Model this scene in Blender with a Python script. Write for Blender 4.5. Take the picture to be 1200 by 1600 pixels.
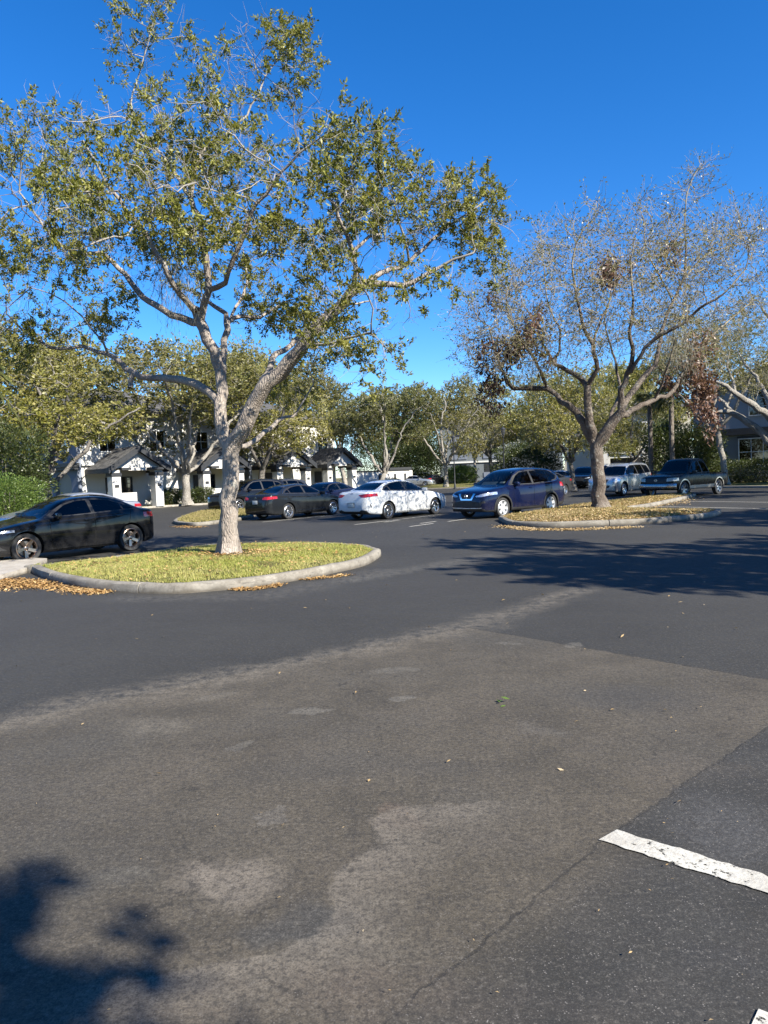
import bpy, bmesh, math, random
import numpy as np
from mathutils import Vector, Matrix

for _o in list(bpy.data.objects):
    bpy.data.objects.remove(_o, do_unlink=True)
S = bpy.context.scene
COL = S.collection
PI = math.pi

# ------------------------------------------------------------------ camera, sky, sun, exposure
FPX = 1130.0; PITCH = math.radians(2.9); ROLL = math.radians(2.3); EYE = 1.65
_cam = bpy.data.cameras.new("camera")
CAM = bpy.data.objects.new("camera", _cam); COL.objects.link(CAM)
_cam.sensor_fit = 'VERTICAL'; _cam.sensor_height = 36.0; _cam.lens = 36.0 * FPX / 1600.0
_cam.clip_start = 0.05; _cam.clip_end = 3000.0
_up = Vector((0, math.sin(PITCH), math.cos(PITCH))); _fw = Vector((0, math.cos(PITCH), -math.sin(PITCH))); _rx = Vector((1, 0, 0))
_r = _rx * math.cos(ROLL) - _up * math.sin(ROLL); _u = _rx * math.sin(ROLL) + _up * math.cos(ROLL)
_m = Matrix((( _r.x, _u.x, -_fw.x, 0), (_r.y, _u.y, -_fw.y, 0), (_r.z, _u.z, -_fw.z, EYE), (0, 0, 0, 1)))
CAM.matrix_world = _m
S.camera = CAM

SUN_EL = math.radians(35.0)
SUN_H = Vector((0.731, -0.682)).normalized()          # horizontal direction towards the sun
W_ = bpy.data.worlds.new("World"); S.world = W_; W_.use_nodes = True
_n = W_.node_tree.nodes; _l = W_.node_tree.links; _n.clear()
_sky = _n.new("ShaderNodeTexSky"); _sky.sky_type = 'NISHITA'; _sky.sun_disc = False
_sky.sun_elevation = SUN_EL; _sky.sun_rotation = math.atan2(SUN_H.x, SUN_H.y)
_sky.air_density = 1.0; _sky.dust_density = 0.0; _sky.ozone_density = 5.0; _sky.altitude = 1500
_hs = _n.new("ShaderNodeHueSaturation"); _hs.inputs['Saturation'].default_value = 1.27; _hs.inputs['Value'].default_value = 1.0; _hs.inputs['Hue'].default_value = 0.506
_bg = _n.new("ShaderNodeBackground"); _bg.inputs['Strength'].default_value = 0.099
_wo = _n.new("ShaderNodeOutputWorld")
_l.new(_sky.outputs[0], _hs.inputs['Color']); _l.new(_hs.outputs[0], _bg.inputs['Color']); _l.new(_bg.outputs[0], _wo.inputs['Surface'])

_sl = bpy.data.lights.new("sun", 'SUN'); _sl.energy = 5.0; _sl.angle = math.radians(0.55); _sl.color = (1.0, 0.945, 0.83)
SUN = bpy.data.objects.new("sun", _sl); COL.objects.link(SUN)
_sd = Vector((SUN_H.x * math.cos(SUN_EL), SUN_H.y * math.cos(SUN_EL), math.sin(SUN_EL)))
SUN.rotation_euler = _sd.to_track_quat('Z', 'Y').to_euler(); SUN.location = (30, -20, 40)
S.view_settings.view_transform = 'Standard'; S.view_settings.look = 'None'
S.view_settings.exposure = 1.27; S.view_settings.gamma = 1.0
S.cycles.max_bounces = 8; S.cycles.transparent_max_bounces = 16
S.cycles.sample_clamp_indirect = 6.0; S.cycles.caustics_reflective = False; S.cycles.caustics_refractive = False

# ------------------------------------------------------------------ photo point -> world point
def ray(px, py):
    u = (px - 600) / FPX; v = (800 - py) / FPX
    a = u * math.cos(ROLL) + v * math.sin(ROLL); b = -u * math.sin(ROLL) + v * math.cos(ROLL)
    return (a, b * math.sin(PITCH) + math.cos(PITCH), b * math.cos(PITCH) - math.sin(PITCH))
def G(px, py, z=0.0):
    d = ray(px, py); t = (z - EYE) / d[2]
    return Vector((d[0] * t, d[1] * t, z))
def WP(px, py, Y):
    d = ray(px, py); t = Y / d[1]
    return Vector((d[0] * t, Y, EYE + d[2] * t))

# ------------------------------------------------------------------ object helpers
def tag(o, label=None, cat=None, group=None, kind=None):
    if label: o['label'] = label
    if cat: o['category'] = cat
    if group: o['group'] = group
    if kind: o['kind'] = kind
    return o
def thing(name, loc=(0, 0, 0), rz=0.0, label=None, cat=None, group=None):
    o = bpy.data.objects.new(name, None); COL.objects.link(o)
    o.location = loc; o.rotation_euler = (0, 0, rz); o.empty_display_size = 0.3
    return tag(o, label, cat, group)
def link(name, me, mat=None, parent=None, smooth=None):
    o = bpy.data.objects.new(name, me); COL.objects.link(o)
    if mat is not None:
        for m in (mat if isinstance(mat, (list, tuple)) else [mat]): me.materials.append(m)
    if parent is not None: o.parent = parent
    if smooth is not None: set_smooth(me, smooth)
    return o
def set_smooth(me, ang):
    me.polygons.foreach_set('use_smooth', [True] * len(me.polygons))
    if ang < 179:
        try: me.set_sharp_from_angle(angle=math.radians(ang))
        except Exception: pass
def copy_tree(o, parent=None):
    c = o.copy(); COL.objects.link(c)
    if parent is not None: c.parent = parent
    for ch in [x for x in bpy.data.objects if x.parent == o]:
        copy_tree(ch, c)
    return c
class MB:
    """collects shapes in plain lists, builds one mesh object"""
    def __init__(s): s.v = []; s.f = []
    def add(s, vs, fs):
        b = len(s.v); s.v += [tuple(x) for x in vs]; s.f += [tuple(i + b for i in f) for f in fs]
    def box(s, x0, x1, y0, y1, z0, z1, M=None, bev=0.0):
        if bev > 0:
            bm = bmesh.new(); bmesh.ops.create_cube(bm, size=1)
            for v in bm.verts: v.co = Vector(((x0 + x1) / 2 + v.co.x * (x1 - x0), (y0 + y1) / 2 + v.co.y * (y1 - y0), (z0 + z1) / 2 + v.co.z * (z1 - z0)))
            bmesh.ops.bevel(bm, geom=bm.edges[:], offset=bev, segments=2, affect='EDGES', profile=0.6)
            bm.verts.index_update(); vs = [v.co.copy() for v in bm.verts]; fs = [[v.index for v in f.verts] for f in bm.faces]; bm.free()
        else:
            vs = [Vector(p) for p in ((x0, y0, z0), (x1, y0, z0), (x1, y1, z0), (x0, y1, z0), (x0, y0, z1), (x1, y0, z1), (x1, y1, z1), (x0, y1, z1))]
            fs = [(0, 3, 2, 1), (4, 5, 6, 7), (0, 1, 5, 4), (1, 2, 6, 5), (2, 3, 7, 6), (3, 0, 4, 7)]
        if M is not None: vs = [M @ v for v in vs]
        s.add(vs, fs)
    def prism(s, poly, z0, z1, M=None):
        n = len(poly)
        a = sum(poly[i][0] * poly[(i + 1) % n][1] - poly[(i + 1) % n][0] * poly[i][1] for i in range(n))
        if a < 0: poly = poly[::-1]
        vs = [Vector((p[0], p[1], z0)) for p in poly] + [Vector((p[0], p[1], z1)) for p in poly]
        fs = [tuple(range(n - 1, -1, -1)), tuple(range(n, 2 * n))] + [(i, (i + 1) % n, n + (i + 1) % n, n + i) for i in range(n)]
        if M is not None: vs = [M @ v for v in vs]
        s.add(vs, fs)
    def tube(s, pts, rad, sides=6, cap=True, M=None):
        pts = [Vector(p) for p in pts]; n = len(pts)
        if not isinstance(rad, (list, tuple)): rad = [rad] * n
        vs = []; fs = []; ref = None
        for i, p in enumerate(pts):
            t = (pts[min(i + 1, n - 1)] - pts[max(i - 1, 0)]).normalized()
            if ref is None: ref = t.orthogonal().normalized()
            ref = (ref - t * ref.dot(t)).normalized(); b = t.cross(ref)
            for k in range(sides):
                a = 2 * PI * k / sides; vs.append(p + (ref * math.cos(a) + b * math.sin(a)) * rad[i])
        for i in range(n - 1):
            for k in range(sides):
                k2 = (k + 1) % sides; fs.append((i * sides + k, i * sides + k2, (i + 1) * sides + k2, (i + 1) * sides + k))
        if cap: fs.append(tuple(range(sides - 1, -1, -1))); fs.append(tuple(range((n - 1) * sides, n * sides)))
        if M is not None: vs = [M @ v for v in vs]
        s.add(vs, fs)
    def lathe(s, prof, n=32, M=None, closed=False):
        """prof: (radius, height) along local Z"""
        vs = []; fs = []; m = len(prof)
        for k in range(n):
            a = 2 * PI * k / n
            for r, h in prof: vs.append(Vector((r * math.cos(a), r * math.sin(a), h)))
        for k in range(n):
            k2 = (k + 1) % n
            for i in range(m if closed else m - 1):
                j = (i + 1) % m; fs.append((k * m + i, k2 * m + i, k2 * m + j, k * m + j))
        if M is not None: vs = [M @ v for v in vs]
        s.add(vs, fs)
    def mesh(s, name):
        me = bpy.data.meshes.new(name); me.from_pydata([tuple(v) for v in s.v], [], s.f); me.update(); return me
    def build(s, name, mat, parent=None, smooth=None):
        return link(name, s.mesh(name), mat, parent, smooth)
def np_mesh(name, V, F):
    """V (n,3), F (m,k) numpy arrays of equal-sized faces"""
    V = np.asarray(V, dtype=np.float32); F = np.asarray(F, dtype=np.int32)
    me = bpy.data.meshes.new(name); k = F.shape[1]
    me.vertices.add(len(V)); me.vertices.foreach_set('co', V.ravel())
    me.loops.add(F.size); me.loops.foreach_set('vertex_index', F.ravel())
    me.polygons.add(len(F)); me.polygons.foreach_set('loop_start', np.arange(0, F.size, k, dtype=np.int32))
    try: me.polygons.foreach_set('loop_total', np.full(len(F), k, dtype=np.int32))
    except Exception: pass
    me.update(calc_edges=True); me.validate()
    return me

# ------------------------------------------------------------------ materials
class NT:
    def __init__(s, name):
        s.m = bpy.data.materials.new(name); s.m.use_nodes = True; s.t = s.m.node_tree; s.n = s.t.nodes; s.l = s.t.links
        s.n.clear(); s.out = s.n.new('ShaderNodeOutputMaterial')
    def new(s, typ, **kw):
        n = s.n.new('ShaderNode' + typ)
        for k, v in kw.items():
            if hasattr(n, k): setattr(n, k, v)
        return n
    def put(s, sock, v):
        if isinstance(v, bpy.types.NodeSocket): s.l.new(v, sock)
        elif isinstance(v, (int, float)): sock.default_value = v
        else:
            v = tuple(v)
            sock.default_value = v + (1.0,) if (len(v) == 3 and sock.type == 'RGBA') else v
    def math(s, op, a, b=0.0, c=0.0, clamp=False):
        n = s.new('Math', operation=op); n.use_clamp = clamp
        for i, v in enumerate((a, b, c)): s.put(n.inputs[i], v)
        return n.outputs[0]
    def vmath(s, op, a, b=(0, 0, 0), scale=None):
        n = s.new('VectorMath', operation=op); s.put(n.inputs[0], a); s.put(n.inputs[1], b)
        if scale is not None: s.put(n.inputs['Scale'], scale)
        return n.outputs['Value'] if op in ('DOT_PRODUCT', 'LENGTH', 'DISTANCE') else n.outputs[0]
    def mix(s, f, a, b, typ='MIX'):
        n = s.new('MixRGB', blend_type=typ); s.put(n.inputs[0], f); s.put(n.inputs[1], a); s.put(n.inputs[2], b); return n.outputs[0]
    def noise(s, vec, scale, detail=4.0, rough=0.55, col=False):
        n = s.new('TexNoise'); s.put(n.inputs['Vector'], vec); n.inputs['Scale'].default_value = scale
        n.inputs['Detail'].default_value = detail; n.inputs['Roughness'].default_value = rough
        return n.outputs['Color'] if col else n.outputs['Fac']
    def ramp(s, f, a, b, c0=0.0, c1=1.0):
        n = s.new('MapRange'); n.clamp = True; n.interpolation_type = 'SMOOTHSTEP'
        s.put(n.inputs[0], f); s.put(n.inputs[1], a); s.put(n.inputs[2], b); s.put(n.inputs[3], c0); s.put(n.inputs[4], c1); return n.outputs[0]
    def pos(s): return s.new('NewGeometry').outputs['Position']
    def obj(s): return s.new('TexCoord').outputs['Object']
    def bump(s, h, strength, dist=0.02):
        n = s.new('Bump'); n.inputs['Strength'].default_value = strength; n.inputs['Distance'].default_value = dist; s.put(n.inputs['Height'], h); return n.outputs[0]
    def bsdf(s, color, rough=0.6, metal=0.0, spec=0.5, normal=None, coat=0.0):
        n = s.new('BsdfPrincipled'); s.put(n.inputs['Base Color'], color); s.put(n.inputs['Roughness'], rough); s.put(n.inputs['Metallic'], metal)
        n.inputs['Specular IOR Level'].default_value = spec; n.inputs['Coat Weight'].default_value = coat; n.inputs['Coat Roughness'].default_value = 0.03
        if normal is not None: s.l.new(normal, n.inputs['Normal'])
        return n
    def done(s, sh):
        s.l.new(sh if isinstance(sh, bpy.types.NodeSocket) else sh.outputs[0], s.out.inputs['Surface']); return s.m
def mat(name, color, rough=0.6, metal=0.0, spec=0.5, var=0.12, scale=6.0, bump=0.0, bscale=40.0, coat=0.0):
    """procedural: base colour broken up by two scales of noise, optional bump"""
    t = NT(name); o = t.obj()
    nz = t.noise(o, scale, 5.0, 0.6)
    dark = tuple(c * (1 - var) for c in color); lite = tuple(min(1, c * (1 + var)) for c in color)
    c = t.mix(t.ramp(nz, 0.3, 0.7), dark, lite)
    r = t.ramp(t.noise(o, scale * 2.3, 3.0), 0.3, 0.7, max(0.02, rough * 0.85), min(1, rough * 1.15))
    nr = t.bump(t.noise(o, bscale, 6.0, 0.65), bump, 0.02) if bump > 0 else None
    return t.done(t.bsdf(c, r, metal, spec, nr, coat))
# ------------------------------------------------------------------ bark, leaves
def bark_mat(name, dark, lite, vs=7.0, bump=0.9):
    t = NT(name); o = t.obj()
    mp = t.new('Mapping'); mp.inputs['Scale'].default_value = (1.0, 1.0, 0.22); t.l.new(o, mp.inputs['Vector'])
    w = t.vmath('ADD', mp.outputs[0], t.vmath('SCALE', t.noise(o, 6.0, 3.0, col=True), scale=0.05))
    v = t.new('TexVoronoi', feature='DISTANCE_TO_EDGE'); t.put(v.inputs['Vector'], w); v.inputs['Scale'].default_value = vs * 3
    ridge = t.ramp(v.outputs['Distance'], 0.0, 0.32)
    big = t.noise(o, 1.6, 4.0); fine = t.noise(o, 34.0, 5.0, 0.7)
    c = t.mix(t.ramp(big, 0.25, 0.75), dark, lite)
    c = t.mix(t.math('MULTIPLY', t.math('SUBTRACT', 1.0, ridge), 0.33), c, tuple(x * 0.42 for x in dark))
    lich = t.ramp(t.noise(o, 4.0, 6.0, 0.7), 0.56, 0.66)
    c = t.mix(t.math('MULTIPLY', lich, 0.5), c, (0.40, 0.40, 0.35))
    h = t.math('ADD', ridge, t.math('MULTIPLY', fine, 0.5))
    return t.done(t.bsdf(c, 0.88, 0, 0.2, t.bump(h, bump, 0.03)))
def leaf_mat(name, a, b, c3, trans=0.3, rough=0.42, spec=0.5):
    t = NT(name); g = t.new('NewGeometry'); rnd = g.outputs['Random Per Island']
    col = t.mix(t.ramp(rnd, 0.0, 0.75), a, b); col = t.mix(t.ramp(rnd, 0.82, 0.95), col, c3)
    big = t.noise(t.obj(), 0.55, 2.0)
    col = t.mix(t.ramp(big, 0.35, 0.7, 0.0, 0.45), col, c3)
    p = t.bsdf(col, rough, 0, spec)
    tr = t.new('BsdfTranslucent'); t.put(tr.inputs['Color'], t.mix(1.0, col, (1.25, 1.25, 0.75), 'MULTIPLY'))
    mx = t.new('MixShader'); mx.inputs[0].default_value = trans
    t.l.new(p.outputs[0], mx.inputs[1]); t.l.new(tr.outputs[0], mx.inputs[2])
    return t.done(mx)
BARK = bark_mat("oak_bark", (0.27, 0.225, 0.19), (0.46, 0.40, 0.345), 9.0, 0.6)
BARK_GREY = bark_mat("grey_bark", (0.13, 0.115, 0.10), (0.27, 0.245, 0.22))
BARK_BROWN = bark_mat('brown_bark', (0.105, 0.082, 0.066), (0.24, 0.20, 0.165), 8.0, 0.7)
BARK_PALE = bark_mat("pale_bark", (0.26, 0.235, 0.20), (0.42, 0.385, 0.335))
TWIG = mat("twig_grey", (0.25, 0.225, 0.195), 0.85, var=0.3, scale=1.5)
TWIG_PALE = mat("twig_pale", (0.33, 0.30, 0.235), 0.85, var=0.3, scale=1.5)
TWIG_TAN = mat('twig_tan', (0.25, 0.21, 0.14), 0.85, var=0.3, scale=1.5)
LEAF_OAK = leaf_mat("oak_leaf", (0.085, 0.098, 0.016), (0.20, 0.205, 0.032), (0.31, 0.28, 0.065), rough=0.5, spec=0.4)
LEAF_OLIVE = leaf_mat("olive_leaf", (0.10, 0.105, 0.026), (0.19, 0.18, 0.05), (0.24, 0.205, 0.075))
LEAF_YELLOW = leaf_mat("spring_leaf", (0.13, 0.14, 0.027), (0.25, 0.235, 0.05), (0.29, 0.245, 0.08))
LEAF_DARK = leaf_mat("dark_leaf", (0.030, 0.045, 0.014), (0.062, 0.082, 0.022), (0.085, 0.095, 0.03))
LEAF_MID = leaf_mat('mid_leaf', (0.075, 0.085, 0.024), (0.145, 0.15, 0.042), (0.19, 0.175, 0.06))
LEAF_GREEN = leaf_mat("bright_leaf", (0.05, 0.095, 0.018), (0.10, 0.17, 0.03), (0.14, 0.19, 0.045))
LEAF_TAN = leaf_mat("sparse_leaf", (0.115, 0.12, 0.026), (0.20, 0.185, 0.048), (0.24, 0.20, 0.075))
LEAF_DEAD = leaf_mat("dead_leaf", (0.075, 0.036, 0.024), (0.15, 0.078, 0.050), (0.25, 0.155, 0.105), trans=0.2)
MOSS = leaf_mat("moss_strand", (0.17, 0.165, 0.125), (0.26, 0.25, 0.20), (0.30, 0.29, 0.24), trans=0.15, rough=0.8)

# ------------------------------------------------------------------ tree growing
def catmull(pts, step):
    """pts rows (x,y,z,r) -> denser smooth rows about `step` apart"""
    P = np.array(pts, float); out = []
    for i in range(len(P) - 1):
        p0 = P[max(i - 1, 0)]; p1 = P[i]; p2 = P[i + 1]; p3 = P[min(i + 2, len(P) - 1)]
        n = max(1, int(round(np.linalg.norm((p2 - p1)[:3]) / step)))
        for k in range(n):
            t = k / n
            q = 0.5 * ((2 * p1) + (-p0 + p2) * t + (2 * p0 - 5 * p1 + 4 * p2 - p3) * t * t + (-p0 + 3 * p1 - 3 * p2 + p3) * t ** 3)
            q[3] = p1[3] + (p2[3] - p1[3]) * t
            out.append(q)
    out.append(P[-1]); return np.array(out)
class Skel:
    def __init__(s, step=0.28, rng=None): s.p = []; s.par = []; s.r = []; s.step = step; s.rng = rng or np.random.default_rng(1)
    def limb(s, pts, wob=0.03, attach=True):
        """pts rows (x,y,z,r); joins the nearest existing node"""
        rows = catmull(pts, s.step)
        if len(rows) > 2: rows[1:-1, :3] += s.rng.normal(0, wob, (len(rows) - 2, 3)) * np.minimum(1, rows[1:-1, 3:4] * 8 + 0.3)
        if s.p and attach:
            Q = np.array(s.p); j = int(np.argmin(np.linalg.norm(Q - rows[0, :3], axis=1))); par = j; rows = rows[1:]
        else: par = -1
        for q in rows:
            s.p.append(q[:3]); s.par.append(par); s.r.append(q[3]); par = len(s.p) - 1
        return par
    def grow(s, A, infl=2.2, kill=0.5, maxit=90, trop=(0, 0, 0.05), jit=0.15):
        n0 = len(s.p); step = s.step
        P = np.zeros((20000, 3)); P[:n0] = np.array(s.p); n = n0
        A = np.array(A, float)
        d2 = np.full(len(A), 1e9); near = np.zeros(len(A), int)
        for i in range(0, n0):
            d = ((A - P[i]) ** 2).sum(1); m = d < d2; d2[m] = d[m]; near[m] = i
        stuck = {}
        for it in range(maxit):
            act = d2 < infl * infl
            if not act.any():
                infl *= 1.5
                if infl > 8: break
                continue
            idx = near[act]; v = A[act] - P[idx]; v /= np.linalg.norm(v, axis=1)[:, None] + 1e-9
            acc = np.zeros((n, 3)); np.add.at(acc, idx, v); us = np.unique(idx)
            new = []
            for i in us:
                stuck[i] = stuck.get(i, 0) + 1
                if stuck[i] > 4: continue
                dv = acc[i] / (np.linalg.norm(acc[i]) + 1e-9) + s.rng.normal(0, jit, 3) + np.array(trop)
                dv /= np.linalg.norm(dv) + 1e-9
                P[n] = P[i] + dv * step; s.p.append(P[n].copy()); s.par.append(int(i)); s.r.append(0.0); new.append(n); n += 1
                if n >= 19990: break
            if not new or n >= 19990:
                if n >= 19990: break
                # nothing new could grow: drop the attractors that hold on to stuck nodes
                keep = ~act; A = A[keep]; d2 = d2[keep]; near = near[keep]
                if len(A) == 0: break
                continue
            for i in new:
                d = ((A - P[i]) ** 2).sum(1); m = d < d2; d2[m] = d[m]; near[m] = i
            keep = d2 > kill * kill
            A = A[keep]; d2 = d2[keep]; near = near[keep]
            if len(A) == 0: break
    def finish(s, r0=0.007, e=2.3, cap=None):
        n = len(s.p); R = np.array(s.r); s.P = np.array(s.p); par = s.par
        acc = np.zeros(n); s.kids = [[] for _ in range(n)]
        for i in range(n):
            if par[i] >= 0: s.kids[par[i]].append(i)
        rad = np.zeros(n)
        for i in range(n - 1, -1, -1):
            r = acc[i] ** (1 / e) if acc[i] > 0 else r0
            if R[i] > 0: r = R[i]
            rad[i] = r
            if par[i] >= 0: acc[par[i]] += r ** e
        s.rad = rad
        for i in range(n):     # grown branches never thicker than the limb they leave
            if par[i] >= 0 and rad[i] > rad[par[i]]: rad[i] = rad[par[i]]
        return s
    def chains(s):
        out = []; todo = [i for i in range(len(s.p)) if s.par[i] < 0]; starts = [(i, None) for i in todo]
        while starts:
            i, frm = starts.pop(); ch = ([frm] if frm is not None else []) + [i]
            while s.kids[i]:
                ks = sorted(s.kids[i], key=lambda k: -s.rad[k])
                for k in ks[1:]: starts.append((k, i))
                i = ks[0]; ch.append(i)
            out.append((ch, frm is not None))
        return out
def tube_np(acc, pts, rad, sides, flare=None):
    """append a tapered tube to acc=[V list, F list, count]"""
    n = len(pts); t = np.zeros((n, 3)); t[1:-1] = pts[2:] - pts[:-2]; t[0] = pts[1] - pts[0]; t[-1] = pts[-1] - pts[-2]
    t /= np.linalg.norm(t, axis=1)[:, None] + 1e-9
    ref = np.array([1.0, 0, 0]) if abs(t[0, 0]) < 0.8 else np.array([0, 1.0, 0])
    A = 2 * np.pi * np.arange(sides) / sides; ca = np.cos(A)[:, None]; sa = np.sin(A)[:, None]
    V = np.zeros((n, sides, 3))
    for i in range(n):
        ref = ref - t[i] * ref.dot(t[i]); ref /= np.linalg.norm(ref) + 1e-9; b = np.cross(t[i], ref)
        rr = rad[i] if flare is None else rad[i] * flare(pts[i], A)[:, None]
        V[i] = pts[i] + (ca * ref + sa * b) * rr
    base = acc[2]; i = np.arange(n - 1)[:, None] * sides; k = np.arange(sides)[None, :]; k2 = (k + 1) % sides
    F = np.stack([i + k, i + k2, i + sides + k2, i + sides + k], -1).reshape(-1, 4) + base
    acc[0].append(V.reshape(-1, 3)); acc[1].append(F); acc[2] += n * sides
def wood_meshes(sk, name, bark, twigmat, root, thick=0.028, flare_h=0.35, flare_a=0.55, seed=0, thin_min=0.0045):
    big = [[], [], 0]; thin = [[], [], 0]; rng = np.random.default_rng(seed)
    ph = rng.uniform(0, 6.28, 3); z0 = min(p[2] for p in sk.p)
    def flare(p, A):
        h = max(0, p[2] - z0); f = 1 + flare_a * math.exp(-h / flare_h * 1.6)
        lob = 1 + (0.16 * math.exp(-h / 0.35) + 0.035) * np.sin(5 * A + ph[0] + h * 0.8) + 0.03 * np.sin(3 * A + ph[1] - h * 1.3) + 0.02 * np.sin(9 * A + ph[2] + h * 2)
        return f * lob
    for ch, isb in sk.chains():
        pts = sk.P[ch].copy(); rad = np.maximum(sk.rad[ch].copy(), thin_min)
        if isb:
            rad[0] = rad[1] if len(rad) > 1 else rad[0]
        k = int((rad > thick).sum())
        if k >= 2:
            q = pts[:k + 1] if k < len(pts) else pts; r = rad[:len(q)]
            sides = 16 if r[0] > 0.12 else (9 if r[0] > 0.06 else 6)
            tube_np(big, q, r, sides, flare if r[0] > 0.1 else None)
            pts = pts[k - 1:]; rad = rad[k - 1:]
        if len(pts) >= 2:
            rad[-1] *= 0.5
            tube_np(thin, pts, rad, 4 if rad[0] > 0.015 else 3)
    o1 = link('trunk', np_mesh('trunk', np.concatenate(big[0]), np.concatenate(big[1])), bark, root, 60)
    o2 = None
    if thin[2]: o2 = link('branches', np_mesh('branches', np.concatenate(thin[0]), np.concatenate(thin[1])), twigmat, root, 180)
    return o1, o2
def leaf_mesh(name, P, D, length, width, rng, lvar=0.35, fold=0.25):
    """diamond-shaped leaves: P base points, D directions"""
    n = len(P); D = D / (np.linalg.norm(D, axis=1)[:, None] + 1e-9)
    N = rng.normal(0, 1, (n, 3)) + np.array([0, 0, 0.8]); S_ = np.cross(D, N); S_ /= np.linalg.norm(S_, axis=1)[:, None] + 1e-9
    U = np.cross(S_, D); L = length * rng.uniform(1 - lvar, 1 + lvar, (n, 1)); Wd = width * rng.uniform(1 - lvar, 1 + lvar, (n, 1))
    mid = P + D * L * 0.5
    V = np.stack([P, mid + S_ * Wd + U * Wd * fold, P + D * L, mid - S_ * Wd + U * Wd * fold], 1).reshape(-1, 3)
    F = np.arange(4 * n).reshape(-1, 4)
    return np_mesh(name, V, F)
def twigs_and_leaves(sk, root, leafmat, twigmat, rng, rmax=0.02, ntw=2, tl=0.38, nl=9, L=0.095, Wd=0.019, up=0.25, spread=0.06, dens=None, keep=1.0, tw_r=0.0035, droop=0.0):
    """short twigs at the thin ends, leaves along them; dens(P)->0..1 chance"""
    ids = np.array([i for i in range(len(sk.p)) if sk.rad[i] < rmax and sk.par[i] >= 0])
    P0 = sk.P[ids]; par = sk.P[[sk.par[i] for i in ids]]; dirs = P0 - par; dirs /= np.linalg.norm(dirs, axis=1)[:, None] + 1e-9
    P0 = np.repeat(P0, ntw, 0); dirs = np.repeat(dirs, ntw, 0)
    if keep < 1: m = rng.random(len(P0)) < keep; P0 = P0[m]; dirs = dirs[m]
    n = len(P0); P0 = P0 + rng.normal(0, 0.05, P0.shape)
    d = dirs + rng.normal(0, 0.75, (n, 3)) + np.array([0, 0, up]); d /= np.linalg.norm(d, axis=1)[:, None]
    d2 = d + rng.normal(0, 0.5, (n, 3)) + np.array([0, 0, up * 0.5 - droop]); d2 /= np.linalg.norm(d2, axis=1)[:, None]
    ln = tl * rng.uniform(0.4, 1.3, (n, 1)); P1 = P0 + d * ln * 0.5; P2 = P1 + d2 * ln * 0.5
    # twigs: three-sided tapered sticks
    s = np.cross(d, np.array([0.3, 0.2, 1.0])); s /= np.linalg.norm(s, axis=1)[:, None] + 1e-9; u = np.cross(d, s)
    rings = []
    for Q, r in ((P0, tw_r), (P1, tw_r * 0.8), (P2, tw_r * 0.4)):
        for k in range(3):
            a = 2 * PI * k / 3; rings.append(Q + (s * math.cos(a) + u * math.sin(a)) * r)
    V = np.stack(rings, 1).reshape(-1, 3); b = np.arange(n)[:, None] * 9
    F = np.concatenate([b + np.array([[i * 3 + k, i * 3 + (k + 1) % 3, (i + 1) * 3 + (k + 1) % 3, (i + 1) * 3 + k]]) for i in range(2) for k in range(3)], 0)
    link('twigs', np_mesh('twigs', V, F), twigmat, root, 180)
    if nl > 0:
        if dens is not None: m = rng.random(n) < dens(P2); P0, P1, P2, d2 = P0[m], P1[m], P2[m], d2[m]; n = len(P0)
        t = rng.uniform(0.25, 1.05, (n, nl, 1)); base = np.where(t < 0.5, P0[:, None] + (P1 - P0)[:, None] * t * 2, P1[:, None] + (P2 - P1)[:, None] * (t - 0.5) * 2)
        base = (base + rng.normal(0, spread, base.shape) * 0.4).reshape(-1, 3)
        D = (np.repeat(d2, nl, 0) * 0.6 + rng.normal(0, 0.7, (n * nl, 3)) + np.array([0, 0, 0.15 - droop]))
        link('foliage', leaf_mesh('foliage', base, D, L, Wd, rng), leafmat, root)
def blob_points(rng, blobs):
    """blobs: (centre, (rx,ry,rz), n) filled ellipsoids, denser towards the shell"""
    out = []
    for c, r, n in blobs:
        v = rng.normal(0, 1, (n, 3)); v /= np.linalg.norm(v, axis=1)[:, None]
        out.append(np.array(c) + v * np.array(r) * rng.uniform(0.25, 1.0, (n, 1)) ** 0.5)
    return np.concatenate(out)
def leaf_clumps(name, rng, centres, rad, n, L, Wd, leafmat, root, droop=0.3):
    P = np.concatenate([np.array(c) + rng.normal(0, 1, (n, 3)) * np.array(rad) * 0.5 for c in centres])
    D = rng.normal(0, 1, P.shape) - np.array([0, 0, droop])
    return link(name, leaf_mesh(name, P, D, L, Wd, rng), leafmat, root)

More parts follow.
